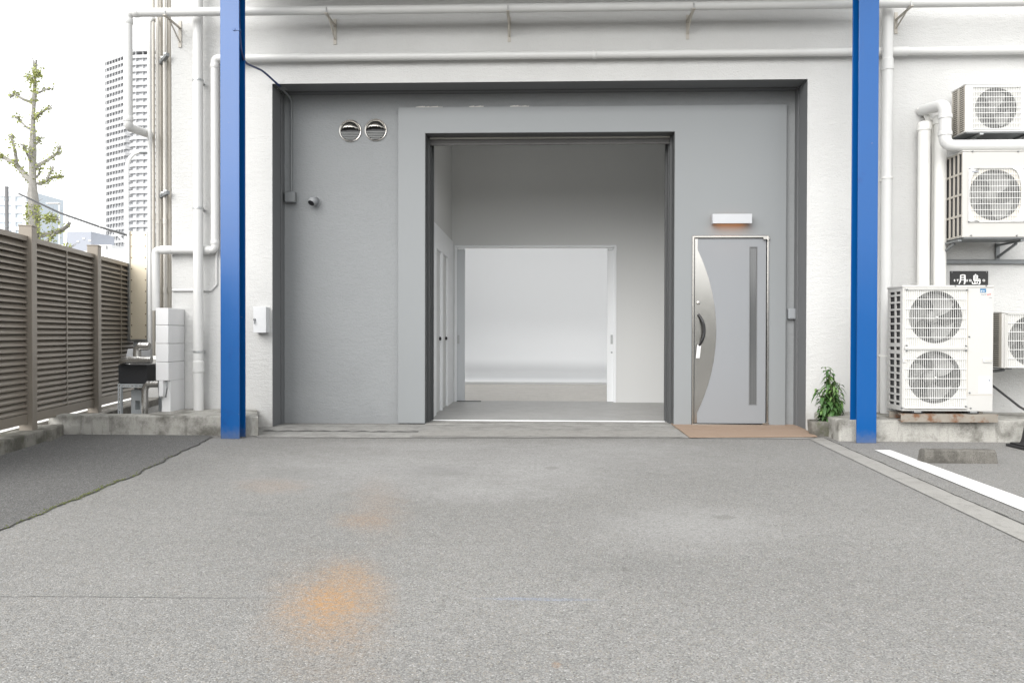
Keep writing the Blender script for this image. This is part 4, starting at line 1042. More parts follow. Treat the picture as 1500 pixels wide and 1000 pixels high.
# top unit: square guard over a round fan
y1_ = -.42
hx0, hx1, hz0, hz1 = PX(1424.5, y1_, 160), PX(1495.5, y1_, 160), PZ(189, y1_, 1450), PZ(127.5, y1_, 1450)
cx, cz = (hx0 + hx1) / 2, (hz0 + hz1) / 2; rf = (hz1 - hz0) * .49
t, x0, x1, z0, z1 = wall_unit('wall_air_conditioner', 'topmost air conditioner with a square wire guard over its fan', y1_, .30, 1414, 1512, 124.5, 193.5, ACFACE, ACSIDE, rect(hx0 + .005, hx1 - .005, hz0 + .005, hz1 - .005), (2, 22, .5))
mb = MB(); mb.plate(rect(hx0 - .0, hx1 + .0, hz0 - .0, hz1 + .0), [circ(cx, cz, rf)], XZ, y1_ + .0125, y1_ + .02); mb.build('fan_plate', ACW, t)
fan_unit(t, cx, cz, rf, y1_ + .0205, (hx0, hx1), (hz0, hz1), 44, 9, .0014, .0022, 3, .6, guard=False)
mb = MB(); grid(mb, hx0, hx1, hz0, hz1, y1_ - .01, 30, 9, .0017, .0026); mb.build('fan_guard', WIRE, t, smooth=False)
mb = MB(); mb.box(x0 + .02, x1, y1_ + .01, y1_ + .29, z0 - .012, z0 - .001); mb.build('base_pan', GALVD, t)
def arm_bracket(px, ya, yw_, z, label, drop=.10, group='brackets under the air conditioners', mat=GALVD):
    x = PX(px, ya, 300); b = thing('wall_bracket', (x, -.0, z - drop), label, 'bracket', group)
    mb = MB(); mb.box(x - .02, x + .02, ya - .02, -.03, z - .035, z - .014); mb.build('arm', mat, b, bev=.003)
    mb = MB(); mb.box(x - .022, x + .022, -.03, -.001, z - drop - .1, z - .0); mb.build('upright', mat, b, bev=.003)
    mb = MB(); mb.tube([(x, -.03, z - drop - .06), (x, ya + .10, z - .045)], .016, 8); mb.build('brace', mat, b)
    return b
arm_bracket(1436, y1_, 0, z0, 'pale bracket arm under the topmost air conditioner', .08, mat=GALV)
arm_bracket(1508, y1_, 0, z0, 'second bracket arm under the topmost unit, farther from the elbow pipe', .08, mat=GALV)
# middle unit: barrel-shaped guard
y2_ = -.52
g0, g1, gz0, gz1 = PX(1418, y2_, 285), PX(1500, y2_, 285), PZ(325.5, y2_, 1450), PZ(246, y2_, 1450)
mid = PX(1457.5, y2_, 285); hw = mid - PX(1419.5, y2_, 285); tw_ = mid - PX(1434.5, y2_, 285); czm = (gz0 + gz1) / 2; hh_ = (gz1 - gz0) / 2 - .006
barrel = []
Rb = None
for s in (1, -1):
    seq = []
    for i in range(21):
        v = -1 + 2 * i / 20
        u = hw - (hw - tw_) * (1 - math.sqrt(max(0, 1 - (abs(v)) ** 2.2)))
        u = max(u, tw_)
        seq.append((u, v))
    for u, v in (seq if s == 1 else seq[::-1]): barrel.append((mid + s * u, czm + v * hh_))
t, x0, x1, z0, z1 = wall_unit('wall_air_conditioner', 'middle air conditioner with a barrel shaped white guard above the sign', y2_, .38, 1410, 1508, 222.5, 347.5, ACW2, ACSIDE, rect(g0 + .02, g1 - .02, gz0 + .02, gz1 - .02), (4, 4, .10))
mb = MB(); mb.plate(rect(g0, g1, gz0, gz1), [barrel], XZ, y2_ - .014, y2_ - .001); fp = mb.build('fan_plate', ACFACE, t, bev=.003)
mb = MB(); mb.box(PX(1421, y2_), PX(1431, y2_), y2_ - .0155, y2_ - .0145, PZ(252.8, y2_, 1450), PZ(250.6, y2_, 1450)); sub(mb, 'name_mark', STGREY, fp)
fan_unit(t, mid, czm, hh_ * 1.0, y2_ + .013, (g0, g1), (gz0, gz1), 44, 10, guard=False, a0=.4)
mb = MB(); mb.plate(rect(g0 + .0205, g1 - .0205, gz0 + .0205, gz1 - .0205), [circ(mid, czm, hh_ * .96)], XZ, y2_ + .004, y2_ + .011); mb.build('inner_plate', ACSIDE, t)
mb = MB(); grid(mb, mid - hw, mid + hw, gz0 + .008, gz1 - .008, y2_ - .0005, 32, 10, .0017, .0025); mb.build('fan_guard', WIRE, t, smooth=False)
for px, py in ((1419.5, 247.5), (1499, 247.5), (1418.5, 325), (1499, 324), (1424, 222), (1491, 222), (1422, 345), (1489, 345)):
    mb = MB(); q = P(px, py, y2_); mb.lathe([(0, -.02), (.007, -.018), (.007, 0)], (q.x, y2_, q.z), 'Y', 8); mb.build('screw', GALVD, t)
mb = MB(); mb.box(x0 + .02, x1, y2_ + .01, y2_ + .37, z0 - .014, z0 - .001); mb.build('base_pan', GALVD, t)
zr1, zr0 = PZ(376, -.03, 1440), PZ(385.5, -.03, 1440)
mb = MB(); xr0 = PX(1385, -.03); mb.box(xr0, 7.5, -.03, -.012, zr0, zr0 + .034); mb.box(xr0, 7.5, -.045, -.03, zr0 + .036, zr0 + .044); mb.box(xr0, 7.5, -.045, -.012, zr0 - .008, zr0 - .0005)
tag(mb.build('strut_rail', GALVD, bev=.002), 'long grey strut rail on the wall above the black sign', 'rail')
mb = MB(); x_ = xr0 + .05
while x_ < 6.6:
    mb.box(x_, x_ + .07, -.0325, -.0302, zr0 + .012, zr0 + .022); x_ += .11
arm_bracket(1405, y2_ + .04, 0, z0 - .01, 'dark bracket under the near end of the middle air conditioner', .10)
arm_bracket(1497, y2_ + .04, 0, z0 - .01, 'dark bracket under the far end of the middle air conditioner', .10)
# right unit beside the twin-fan one
y3_ = -.70
cx, cz = PX(1516, y3_, 498), PZ(499, y3_, 1500); rf = cx - PX(1477, y3_, 498)
t, x0, x1, z0, z1 = wall_unit('wall_air_conditioner', 'low air conditioner hung beside the twin fan unit above a black cable', y3_, .33, 1467.5, 1590, 458.5, 539, ACW, ACSIDE, circ(cx, cz, rf), (1, 26, .45))
fan_unit(t, cx, cz, rf, y3_ + .013, (cx - rf - .03, cx + rf + .03), (cz - rf - .01, cz + rf + .01), 50, 7, .0014, .0028, 3, 2.2, guard=False)
mb = MB(); grid(mb, cx - rf - .01, cx + rf + .01, cz - rf - .005, cz + rf + .005, y3_ - .010, 32, 7, .0016, .0028); mb.build('fan_guard', WIRE, t, smooth=False)
mb = MB(); mb.box(cx - rf - .04, cx + rf + .04, y3_ - .014, y3_ - .0005, cz + rf + .012, cz + rf + .024); mb.box(cx - rf - .045, cx - rf - .035, y3_ - .010, y3_ - .0005, cz - rf - .02, cz + rf + .01); mb.build('guard_rim', ACW, t, bev=.004)
arm_bracket(1480, y3_ + .05, 0, z0 + .02, 'dark bracket under the low unit beside the twin fan one', .05)
mb = MB(); a = P(1452, 563, -.55); b = P(1512, 606, -.75)
mb.tube([a, a.lerp(b, .35) + Vector((0, 0, -.01)), a.lerp(b, .7) + Vector((0, 0, -.02)), b], .013, 8)
tag(mb.build('black_cable', BLACK), 'black cable sloping down below the low air conditioner', 'cable')
# refrigerant pipe covers
yq = -.15
def cover(px, py0, r, label, top=True):
    x = PX(px, yq); z = PZ(py0, yq, px); t = thing('pipe_cover', (x, yq, .3), label, 'pipe cover', 'white pipe covers by the air conditioners')
    mb = MB(); mb.tube([(x, yq, .30), (x, yq, z)], r, 22); mb.build('tube', PIPEG, t)
    mb = MB(); mb.tube([(x, yq, z - .04), (x, yq, z - .035), (x, yq, z + .03), (x, yq, z + .06), (x, yq, z + .07)], [r, r * 1.15, r * 1.15, r * .95, r * .5], 22); mb.build('end_cap', PIPEG, t)
    for py in (310 + (px % 7) * 8,):
        zj = PZ(py, yq, px); mb = MB(); mb.tube([(x, yq, zj - .004), (x, yq, zj + .004)], r * 1.02, 22); mb.build('joint', PIPEG, t)
cover(1351.8, 187, .066, 'stout vertical white pipe cover, the one farther from the air conditioners')
cover(1375.5, 178, .070, 'vertical white pipe cover tucked behind the elbow pipe')
mb = MB(); x = PX(1364.2, -.06); mb.tube([P(1352, 158, -.02), P(1356, 165, -.06), P(1365, 188, -.07), Vector((x + .02, -.07, PZ(215, -.07, 1366))), Vector((x + .02, -.07, .35))], .034, 12, bend=.1)
tag(mb.build('wrapped_pipe', PIPEG), 'thin wrapped white pipe between the two stout pipe covers', 'pipe')
mb = MB(); 
for a_, b_, r_ in (((1343, 160), (1374, 152), .012), ((1360, 168), (1376, 190), .009), ((1354, 166), (1366, 176), .01)):
    mb.tube([P(*a_, -.05), P(*b_, -.12)], r_, 8)
tag(mb.build('wire_bundle', PIPEG), 'small loose bundle of white wires entering the wall beside the elbow pipe', 'wires')
ye = -.44; xe_ = PX(1384.5, ye, 180); ztop = PZ(153, ye, 1385); zlow = PZ(213.5, ye, 1440)
pipe('elbow_pipe', [P(1350, 162, -.02), (xe_, ye, ztop), (xe_, ye, zlow), (7.5, ye, zlow)], .064, PIPE, 'white insulated elbow pipe running between the two upper air conditioners', bend=.10,
     joints=[((xe_, ye, ztop - .11), (xe_, ye, ztop - .16)), ((xe_, ye, zlow + .16), (xe_, ye, zlow + .11))])

# ------------------------------------------------------------------ sign
ysn = -.02
x0, x1, zt_, zb_ = PX(1392, ysn), PX(1447, ysn), PZ(397, ysn, 1420), PZ(423, ysn, 1420)
sg = thing('studio_sign', ((x0 + x1) / 2, ysn, zb_), 'black sign with white Japanese characters 月島 and STUDIO lettering', 'sign')
mb = MB(); mb.box(x0, x1, ysn, -.001, zb_, zt_); mb.build('panel', SIGNB, sg, bev=.001)
def brush(mb, strokes, ox, oz, s):
    for k, (pts, ws) in enumerate(strokes):
        n = len(pts); L = []; Rr = []
        for i in range(n):
            a = Vector(pts[max(0, i - 1)]); b = Vector(pts[min(n - 1, i + 1)]); d = (b - a).normalized(); nn = Vector((-d.y, d.x))
            L.append(Vector(pts[i]) + nn * ws[i]); Rr.append(Vector(pts[i]) - nn * ws[i])
        y = ysn - .003 - .0003 * k
        v = [(ox + p.x * s, y, oz + p.y * s) for p in L + Rr]
        mb.add(v, [(i, i + 1, n + i + 1, n + i) for i in range(n - 1)])
s_ = abs(PZ(402.5, ysn, 1420) - PZ(416.5, ysn, 1420))
moon = [([(.28, .96), (.28, .6), (.24, .3), (.10, .0)], [.06, .07, .07, .03]), ([(.26, .93), (.5, .97), (.72, .95)], [.06, .06, .07]),
        ([(.70, .97), (.71, .6), (.70, .2), (.66, .03), (.56, .06)], [.08, .085, .085, .06, .02]), ([(.30, .70), (.68, .71)], [.045, .045]), ([(.28, .46), (.68, .47)], [.045, .045])]
isl = [([(.50, 1.06), (.42, .92)], [.06, .05]), ([(.30, .90), (.30, .62), (.30, .40)], [.06, .06, .06]), ([(.28, .89), (.5, .92), (.68, .90)], [.05, .05, .05]), ([(.67, .92), (.66, .62)], [.06, .06]),
       ([(.30, .77), (.66, .77)], [.04, .04]), ([(.30, .63), (.68, .63)], [.04, .045]), ([(.24, .50), (.55, .50), (.92, .52)], [.045, .05, .05]), ([(.28, .38), (.6, .37), (.90, .36), (.92, .16), (.84, .0), (.70, .05)], [.05, .05, .07, .07, .06, .02]),
       ([(.12, .28), (.13, .06)], [.05, .05]), ([(.40, .32), (.40, .08)], [.05, .05]), ([(.12, .06), (.4, .05), (.64, .10)], [.05, .05, .05]), ([(.64, .26), (.64, .08)], [.05, .05])]
mb = MB(); brush(mb, moon, PX(1402.5, ysn), PZ(416.3, ysn, 1420), s_); brush(mb, isl, PX(1421.5, ysn), PZ(416.3, ysn, 1420), s_)
mb.build('brush_characters', SIGNW, sg, smooth=False, recalc=False)
def letters(parent, chars, mat, size, y, zc_):
    for ch, px in chars:
        cu = bpy.data.curves.new('letter', 'FONT'); cu.body = ch; cu.size = size; cu.extrude = .0008; cu.align_x = 'CENTER'; cu.offset = .0016
        tmp = bpy.data.objects.new('tmp', cu); COL.objects.link(tmp)
        dg = bpy.context.evaluated_depsgraph_get(); me = bpy.data.meshes.new_from_object(tmp.evaluated_get(dg)); bpy.data.objects.remove(tmp)
        me.transform(Matrix.Translation((PX(px, y), y, zc_ - size * .36)) @ Matrix.Rotation(R(90), 4, 'X'))
        me.materials.clear(); me.materials.append(mat)
        o = bpy.data.objects.new('letter', me); COL.objects.link(o); o.parent = parent; o.matrix_parent_inverse = Matrix.Translation(-wloc(parent))
letters(sg, (('S', 1397.7), ('T', 1402.3), ('U', 1415.8), ('D', 1421.0), ('I', 1435.4), ('O', 1440.6)), SIGNW, .034, ysn - .0035, PZ(410.7, ysn, 1420))
mb = MB()
for px in (1394.5, 1445):
    q = P(px, 398.8, ysn); mb = MB(); mb.lathe([(0, -.003), (.005, -.002), (.005, 0)], (q.x, ysn, q.z), 'Y', 8); mb.build('screw', GALV, sg)

# ------------------------------------------------------------------ wheel stop, cone, planter
a, b = G(1354, 678), G(1462, 679); w_ = (b - a); w_.z = 0; L = w_.length; w_.normalize(); nn = Vector((-w_.y, w_.x, 0))
mb = MB(); hz = .115; prof = [(0, 0), (.012, hz - .015), (.03, hz), (.105, hz), (.125, hz - .015), (.135, 0)]
rr = random.Random(2); N = 26; vs = []
for i in range(N + 1):
    for j, (d_, z_) in enumerate(prof):
        k = 0 if j in (0, 5) else rr.uniform(-.004, .004)
        e_ = .012 * (z_ / hz) if i == 0 else (-.012 * (z_ / hz) if i == N else 0)
        vs.append(a + w_ * (L * i / N + e_) + nn * (d_ + k) + Vector((0, 0, z_ + k * .7)))
mb.add(vs, [(i * 6 + j, i * 6 + j + 1, (i + 1) * 6 + j + 1, (i + 1) * 6 + j) for i in range(N) for j in range(5)] + [tuple(range(6)), tuple(N * 6 + j for j in range(5, -1, -1))])
tag(mb.build('wheel_stop', STONE, ang=25), 'worn concrete wheel stop lying on the asphalt by the white line', 'wheel stop')
q = G(1535, 661); cxx, cyy = q.x, q.y + .18
t = thing('traffic_cone', (cxx, cyy, 0), 'black rubber traffic cone with flat base near the concrete wheel stop', 'traffic cone')
mb = MB(); mb.box(cxx - .19, cxx + .19, cyy - .19, cyy + .19, .0, .028); mb.box(cxx - .165, cxx + .165, cyy - .165, cyy + .165, .028, .045); mb.build('base', BLACK, t, bev=.012)
mb = MB(); mb.lathe([(.15, .044), (.135, .06), (.125, .09), (.028, .66), (.024, .70), (.0, .705)], (cxx, cyy, 0), 'Z', 32); mb.build('cone', BLACK, t)
# planter
yp = -.50; pa, pb = G(1188, 631), G(1229, 638)
xa, xb = PX(1185, yp, 625), PX(1231, yp - .1, 625)
def rough(o, amp, seed, scale=5.):
    rr = random.Random(seed); me = o.data
    from mathutils import noise as mn
    for v in me.vertices: v.co += mn.noise_vector(v.co * scale + Vector((seed, 0, 0))) * amp
mb = MB(); nA = 26; zpl = .165
vs = []; fs = []; cxp, cyp = (xa + xb) / 2, yp + .06; rx, ry = (xb - xa) / 2, .16
levels = [(.84, 0), (.97, .05), (1, .10), (1.0, zpl - .02), (.96, zpl), (.82, zpl), (.80, zpl - .05)]
for f_, z_ in levels:
    for j in range(nA):
        an = 2 * math.pi * j / nA; ca, sa_ = math.cos(an), math.sin(an)
        sq = 1 / max(abs(ca) ** 1, abs(sa_) ** 1) ; sq = 1 + (sq - 1) * .45
        vs.append((cxp + rx * f_ * ca * sq * .9, cyp + ry * f_ * sa_ * sq * .9, z_))
for i in range(len(levels) - 1):
    for j in range(nA): fs.append((i * nA + j, i * nA + (j + 1) % nA, (i + 1) * nA + (j + 1) % nA, (i + 1) * nA + j))
mb.add(vs, fs)
plt = thing('stone_planter', (cxp, cyp, 0), 'rough weathered stone planter at the foot of the white wall', 'planter')
o = mb.build('trough', POT, plt, ang=50); rough(o, .018, 3, 7)
mb = MB(); mb.lathe([(0, zpl - .045), (.86, zpl - .05)], (0, 0, 0), 'Z', 20); mb.v = [(cxp + x * rx * .9, cyp + y * ry * .9, z) for x, y, z in mb.v]; mb.build('soil', SOIL, plt)
q = G(1229, 643); mb = MB(); bm_pts = circ(q.x + .05, q.y + .03, .075, 14)
vs = []; 
for f_, z_ in ((1, 0), (1.05, .03), (.8, .065), (.3, .085)):
    for j in range(14):
        an = 2 * math.pi * j / 14; vs.append((q.x + .04 + .10 * f_ * math.cos(an), q.y + .05 + .05 * f_ * math.sin(an), z_))
mb.add(vs, [(i * 14 + j, i * 14 + (j + 1) % 14, (i + 1) * 14 + (j + 1) % 14, (i + 1) * 14 + j) for i in range(3) for j in range(14)] + [tuple(42 + j for j in range(14))])
o = mb.build('mortar_lump', STONE); rough(o, .012, 9, 9); tag(o, 'pale lump of mortar at the plinth end beside the stone planter', 'mortar lump')
# plant
pl = thing('leafy_plant', (PX(1215, cyp, 610), cyp, zpl - .04), 'bushy green plant with drooping pointed leaves growing in the stone planter', 'plant')
rr = random.Random(17); px0 = PX(1215, cyp, 610); stems = MB(); lv = MB()
def leaf(mb, p, d, L, wd, droop, mi):
    d = d.normalized(); side = d.cross(Vector((0, 0, 1)));  side = side.normalized() if side.length > .1 else Vector((1, 0, 0))
    vs = []; n = 5
    for i in range(n + 1):
        u = i / n; c = p + d * (L * u) + Vector((0, 0, -droop * L * u * u)); w__ = wd * math.sin(math.pi * min(.98, u * .92 + .06)) ** .8
        vs += [c - side * w__ + Vector((0, 0, w__ * .35)), c + Vector((0, 0, 0)), c + side * w__ + Vector((0, 0, w__ * .35))]
    fs = []
    for i in range(n):
        for j in range(2): fs.append((i * 3 + j, i * 3 + j + 1, (i + 1) * 3 + j + 1, (i + 1) * 3 + j))
    mb.mi = mi; mb.add(vs, fs); mb.mi = 0
for k in range(21):
    x = px0 + rr.uniform(-.15, .14); y = cyp + rr.uniform(-.07, .07)
    main = k < 4
    h = rr.uniform(.48, .60) if main else rr.uniform(.18, .46)
    bx = (px0 - .01 + rr.gauss(0, .03)) if main else x + rr.uniform(-.10, .10)
    if not main and abs(x - px0) > .11: h *= .7
    top = Vector((bx, y + rr.uniform(-.05, .05), zpl + h)); b0 = Vector((x * .4 + px0 * .6, y, zpl - .05)); midp = b0.lerp(top, .5) + Vector((rr.uniform(-.03, .03), 0, .02))
    stems.tube([b0, midp, top], [.008, .006, .003], 6)
    nl = int(h * 70)
    for i in range(nl):
        u = .12 + .88 * (i + rr.random()) / nl; q = b0.lerp(midp, u * 2) if u < .5 else midp.lerp(top, u * 2 - 1)
        an = rr.uniform(0, 6.28); L = rr.uniform(.07, .135) * (1.2 - .5 * u)
        leaf(lv, q, Vector((math.cos(an), math.sin(an) * .8, rr.uniform(.1, .7))), L, L * rr.uniform(.15, .22), rr.uniform(.5, 1.3), 1 if rr.random() < .25 + .3 * u else 0)
stems.build('stem', STEM, pl); lv.build('foliage', [LEAFG, LEAFG2], pl, recalc=False, smooth=False)
mb = MB(); q = P(1220, 615, cyp - .10); mb.lathe([(.022, 0), (.024, .01), (.02, .012), (.026, .035), (.0, .04)], (q.x, cyp - .12, zpl - .01), 'Z', 16)
tag(mb.build('pot_feeder', GALV), 'small grey cap standing on the planter edge', 'cap')

# ------------------------------------------------------------------ background
def PD(px, py, dist):                       # point at a given distance along the view axis
    d = ray(px, py); f = CM @ Vector((0, 0, -1)); return CP + d * (dist / d.dot(f))
# pollarded tree
DT = 26.0
trunkpts = [(50, 560, 16), (50, 365, 8.5), (49, 340, 8), (49, 300, 7), (48, 285, 6.5), (47.5, 265, 4.6), (48, 220, 4.2), (49, 170, 3.2), (50, 140, 2.5), (51, 110, 1.6), (53, 88, .8)]
b0 = PD(50, 560, DT); b0.z = 0
tree = thing('pollarded_tree', b0, 'tall pollarded tree sprouting pale green shoots beyond the fence', 'tree')
sT = F / DT
mb = MB(); rr = random.Random(31)
def TP(px, py, dy=0): return PD(px, py, DT + dy)
tp = [TP(a, b) for a, b, c in trunkpts]; tp[0].z = -.2
mb.tube(tp, [c / sT for a, b, c in trunkpts], 12)
for v in range(len(mb.v)):
    x, y, z = mb.v[v]; mb.v[v] = (x + rr.uniform(-.03, .03), y + rr.uniform(-.03, .03), z)
for _ in range(16):
    a = TP(50 + rr.uniform(-2, 3), rr.uniform(90, 110)); mb.tube([TP(50.5, 112), a, a + Vector((rr.uniform(-.3, .3), 0, rr.uniform(.1, .5)))], [.012, .009, .004], 5)
tr = mb.build('trunk', BARK, tree)
limbs = [ # pixel polylines and half widths in pixels
 ([(48, 268), (38, 258), (24, 240), (8, 232), (-12, 226)], 4.2), ([(24, 240), (22, 222), (18, 207), (17, 196)], 2.6), ([(47, 150), (34, 146), (22, 138), (14, 145 - 2)], 2.0),
 ([(46, 190), (38, 186), (28, 176), (22, 170)], 1.8), ([(47, 240), (40, 226), (34, 212)], 1.8), ([(50, 245), (60, 240), (75, 232), (84, 224), (88, 214)], 2.6), ([(50, 268), (60, 270), (72, 262), (94, 258)], 2.4),
 ([(66, 267), (72, 256), (78, 245)], 1.6), ([(50, 215), (56, 208), (60, 202)], 1.6), ([(50, 175), (56, 168), (66, 162), (75, 158)], 2.0), ([(50, 140), (60, 134), (72, 130), (78, 132)], 1.6), ([(50, 120), (44, 116), (40, 114)], 1.4), ([(52, 112), (58, 106)], 1.0),
 ([(58, 345), (68, 343), (84, 340), (98, 332), (103, 326)], 3.2), ([(60, 358), (70, 352), (80, 342)], 3.4), ([(52, 318), (64, 320), (86, 322)], 1.4), ([(58, 366), (80, 366), (96, 362), (104, 368)], 1.8), ([(44, 330), (41, 318), (44, 300)], 1.5), ([(50, 262), (58, 255), (58, 248)], 1.4)]
lf = MB(); kn = MB()
for pts, w0 in limbs:
    dy = rr.uniform(-.5, .5); n = len(pts)
    P3 = [TP(a, b, dy * (i / (n - 1))) for i, (a, b) in enumerate(pts)]
    mbb = MB(); rad = [.98 * w0 * (1 - .5 * i / (n - 1)) / sT for i in range(n)]
    mbb.tube(P3, rad, 9)
    for v in range(len(mbb.v)):
        x, y, z = mbb.v[v]; mbb.v[v] = (x + rr.uniform(-.018, .018), y + rr.uniform(-.018, .018), z + rr.uniform(-.018, .018))
    for _ in range(6):
        a = P3[-1].lerp(P3[-2], rr.uniform(0, .7)); mbb.tube([a, a + Vector((rr.uniform(-.35, .35), rr.uniform(-.2, .2), rr.uniform(0, .4)))], [.011, .004], 5)
    mbb.build('limb', BARK, tree)
    seg = []
    for i in range(n - 1):
        L = (P3[i + 1] - P3[i]).length; m_ = max(1, int(L / .10))
        for j in range(m_): seg.append((P3[i].lerp(P3[i + 1], j / m_), i + j / m_, L))
    for q, u, L in seg:
        if rr.random() < .45 and u < n * .35: continue
        cnt = rr.randint(22, 46) if u > n - 2.0 else rr.randint(6, 18)
        for _ in range(cnt):
            c = q + Vector((rr.gauss(0, .075), rr.gauss(0, .075), rr.gauss(.02, .075))); r = rr.uniform(.025, .055); d = Vector((rr.uniform(-1, 1), rr.uniform(-1, 1), rr.uniform(-1, 1))).normalized(); e = d.orthogonal().normalized(); f = d.cross(e)
            lf.add([c + e * r, c + f * r * .8, c - e * r, c - f * r * .8], [(0, 1, 2, 3)])
for py in list(range(100, 135, 3)) + list(range(150, 260, 14)) + list(range(300, 372, 3)):
    big = py > 280
    for _ in range(5 if not big else 6):
        sx = rr.choice((-1, 1)); wpx = 7 if big else (3.5 if py > 100 else 2)
        c = TP(50 + sx * rr.uniform(.3, 1.5) * wpx, py + rr.uniform(-2, 2), -rr.uniform(0, .25))
        for _ in range(3):
            cc = c + Vector((rr.gauss(0, .05), rr.gauss(0, .05), rr.gauss(0, .06))); r = rr.uniform(.02, .05); d = Vector((rr.uniform(-1, 1), rr.uniform(-1, 1), rr.uniform(-1, 1))).normalized(); e = d.orthogonal().normalized(); f = d.cross(e)
            lf.add([cc + e * r, cc + f * r * .8, cc - e * r, cc - f * r * .8], [(0, 1, 2, 3)])
lf.build('foliage', LEAFY, tree, recalc=False, smooth=False)

# apartment tower with rounded corner
DTW = 365.0; sW = F / DTW
cq = PD(186, 489, DTW); cq.z = 0
f2 = CM @ Vector((0, 0, -1)); f2.z = 0; f2.normalize(); r2 = Vector((f2.y, -f2.x, 0))
def tw(u, v, z=0): return cq + r2 * u + f2 * v + Vector((0, 0, z))
FH = 9.85 / sW; NF = 41; ztop = HC + (489 - 78) / sW
wl, wr, dp = 31 / sW, 50 / sW, 30.0
def up(px, v): return ((px - 750) * (DTW + v) - (186 - 750) * DTW) / F
def outline(off):
    pts = [(up(155, 40) - off, 40), (up(155, 15) - off, 15 - off), (up(184, 5.5), 5.5 - off * 1.2), (-.4 - off, 7.4 - off)]
    for i in range(9):
        a = R(190 + 75 * i / 8); pts.append((5.0 + (5.6 + off) * math.cos(a), 5.4 + (5.6 + off) * math.sin(a)))
    pts += [(wr, -1.4 - off), (wr, 26)]; return pts
tower = thing('apartment_tower', tw(8, 8), 'tall pale apartment tower with curved balcony bands in the distance', 'building')
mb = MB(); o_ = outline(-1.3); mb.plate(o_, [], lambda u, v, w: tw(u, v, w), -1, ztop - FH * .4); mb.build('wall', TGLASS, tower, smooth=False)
zt0 = ztop
for k in range(NF):
    z = ztop - FH * (k + 1)
    if z < 0: break
    mb = MB(); solid = 1.28 if k < 20 else 1.12
    mb.plate(outline(0), [], lambda u, v, w: tw(u, v, w), z, z + FH * (.46 if k < 22 else .36)); mb.build('balcony', TWALL if k < 22 else TPALE, tower, smooth=False)
zc_ = ztop / 2
for m_ in range(7):
    k_ = (m_ + .5) / 7; v = 15 - 9.5 * k_; u = up(155, 15) * (1 - k_) + up(184, 5.5) * k_
    mb = MB(); mb.obox(tw(u, v + .55, zc_), Vector((.14, 0, 0)), Vector((0, .5, 0)), Vector((0, 0, zc_))); mb.build('party_wall', TWALL, tower, smooth=False)
for m_ in range(4):
    mb = MB(); mb.obox(tw(4.4 + m_ * 3.2, .35, zc_), Vector((.12, 0, 0)), Vector((0, .5, 0)), Vector((0, 0, zc_))); mb.build('party_wall', TWALL, tower, smooth=False)
mb = MB(); o_ = outline(0); mb.plate(o_, [], lambda u, v, w: tw(u, v, w), ztop - .1, ztop + 1.2); mb.build('roof_slab', TWALL, tower, smooth=False)
mb = MB(); mb.obox(tw(9, 5, ztop + 3.6), r2 * 5.5, f2 * 4, Vector((0, 0, 2.4))); mb.build('roof_plant', TWALL, tower)
# blue-white building on the far left
DB = 240.; sB = F / DB
q = PD(10, 489, DB); q.z = 0
bb = thing('office_block', q, 'pale blue banded office block behind the grey pole', 'building')
zt_ = HC + (489 - 281) / sB
mb = MB(); mb.obox(q + Vector((-2, 10, zt_ / 2)), Vector((8.6, 0, 0)), Vector((0, 8, 0)), Vector((0, 0, zt_ / 2))); mb.build('wall', BLDBLUE, bb)
for k in range(17):
    z = zt_ - 1.0 - k * 2.55
    if z < 2: break
    mb = MB(); mb.obox(q + Vector((-2, 1.9, z)), Vector((8.65, 0, 0)), Vector((0, .25, 0)), Vector((0, 0, .55))); mb.build('floor_band', M('white_floor_band', (.75, .76, .77), .6), bb)
for x in (-5.6, 1.2, 4.6):
    mb = MB(); mb.obox(q + Vector((x, 1.75, zt_ / 2)), Vector((.5, 0, 0)), Vector((0, .35, 0)), Vector((0, 0, zt_ / 2 - .1))); mb.build('pier', M('white_floor_band', (1, 1, 1)), bb)
# low grey-blue rooftop building
DL = 110.; sL = F / DL
q = PD(120, 489, DL); q.z = 0
lb_ = thing('low_building', q, 'low grey blue rooftop building behind the white railing', 'building')
zt_ = HC + (489 - 340.5) / sL
x0, x1 = (98 - 120) / sL, (134 - 120) / sL
mb = MB(); mb.obox(q + Vector(((x0 + x1) / 2, 3, zt_ - 1.7)), Vector(((x1 - x0) / 2, 0, 0)), Vector((0, 3, 0)), Vector((0, 0, 1.7))); mb.build('roof_house', BLDGREY, lb_)
mb = MB(); mb.obox(q + Vector((.3, 6, zt_ / 2 - 1.2)), Vector((3.6, 0, 0)), Vector((0, 5.5, 0)), Vector((0, 0, zt_ / 2 - .6))); mb.build('wall', M('white_floor_band', (1, 1, 1)), lb_)
for i in range(6):
    mb = MB(); x = -3.2 + i * 1.3; mb.obox(q + Vector((x, .4, zt_ - 2.7)), Vector((.05, 0, 0)), Vector((0, .05, 0)), Vector((0, 0, .8))); mb.build('roof_rail_post', POLEG, lb_)
mb = MB(); mb.obox(q + Vector((0, .4, zt_ - 1.95)), Vector((3.3, 0, 0)), Vector((0, .04, 0)), Vector((0, 0, .04))); mb.build('roof_rail', RAILW, lb_)
for x_, z_ in ((.5, 1.0), (1.9, 1.3), (-.8, 1.4)):
    mb = MB(); mb.obox(q + Vector((x_ * .6, -.02, zt_ - z_)), Vector((.18, 0, 0)), Vector((0, .05, 0)), Vector((0, 0, .12))); mb.build('window', TGLASS, lb_)
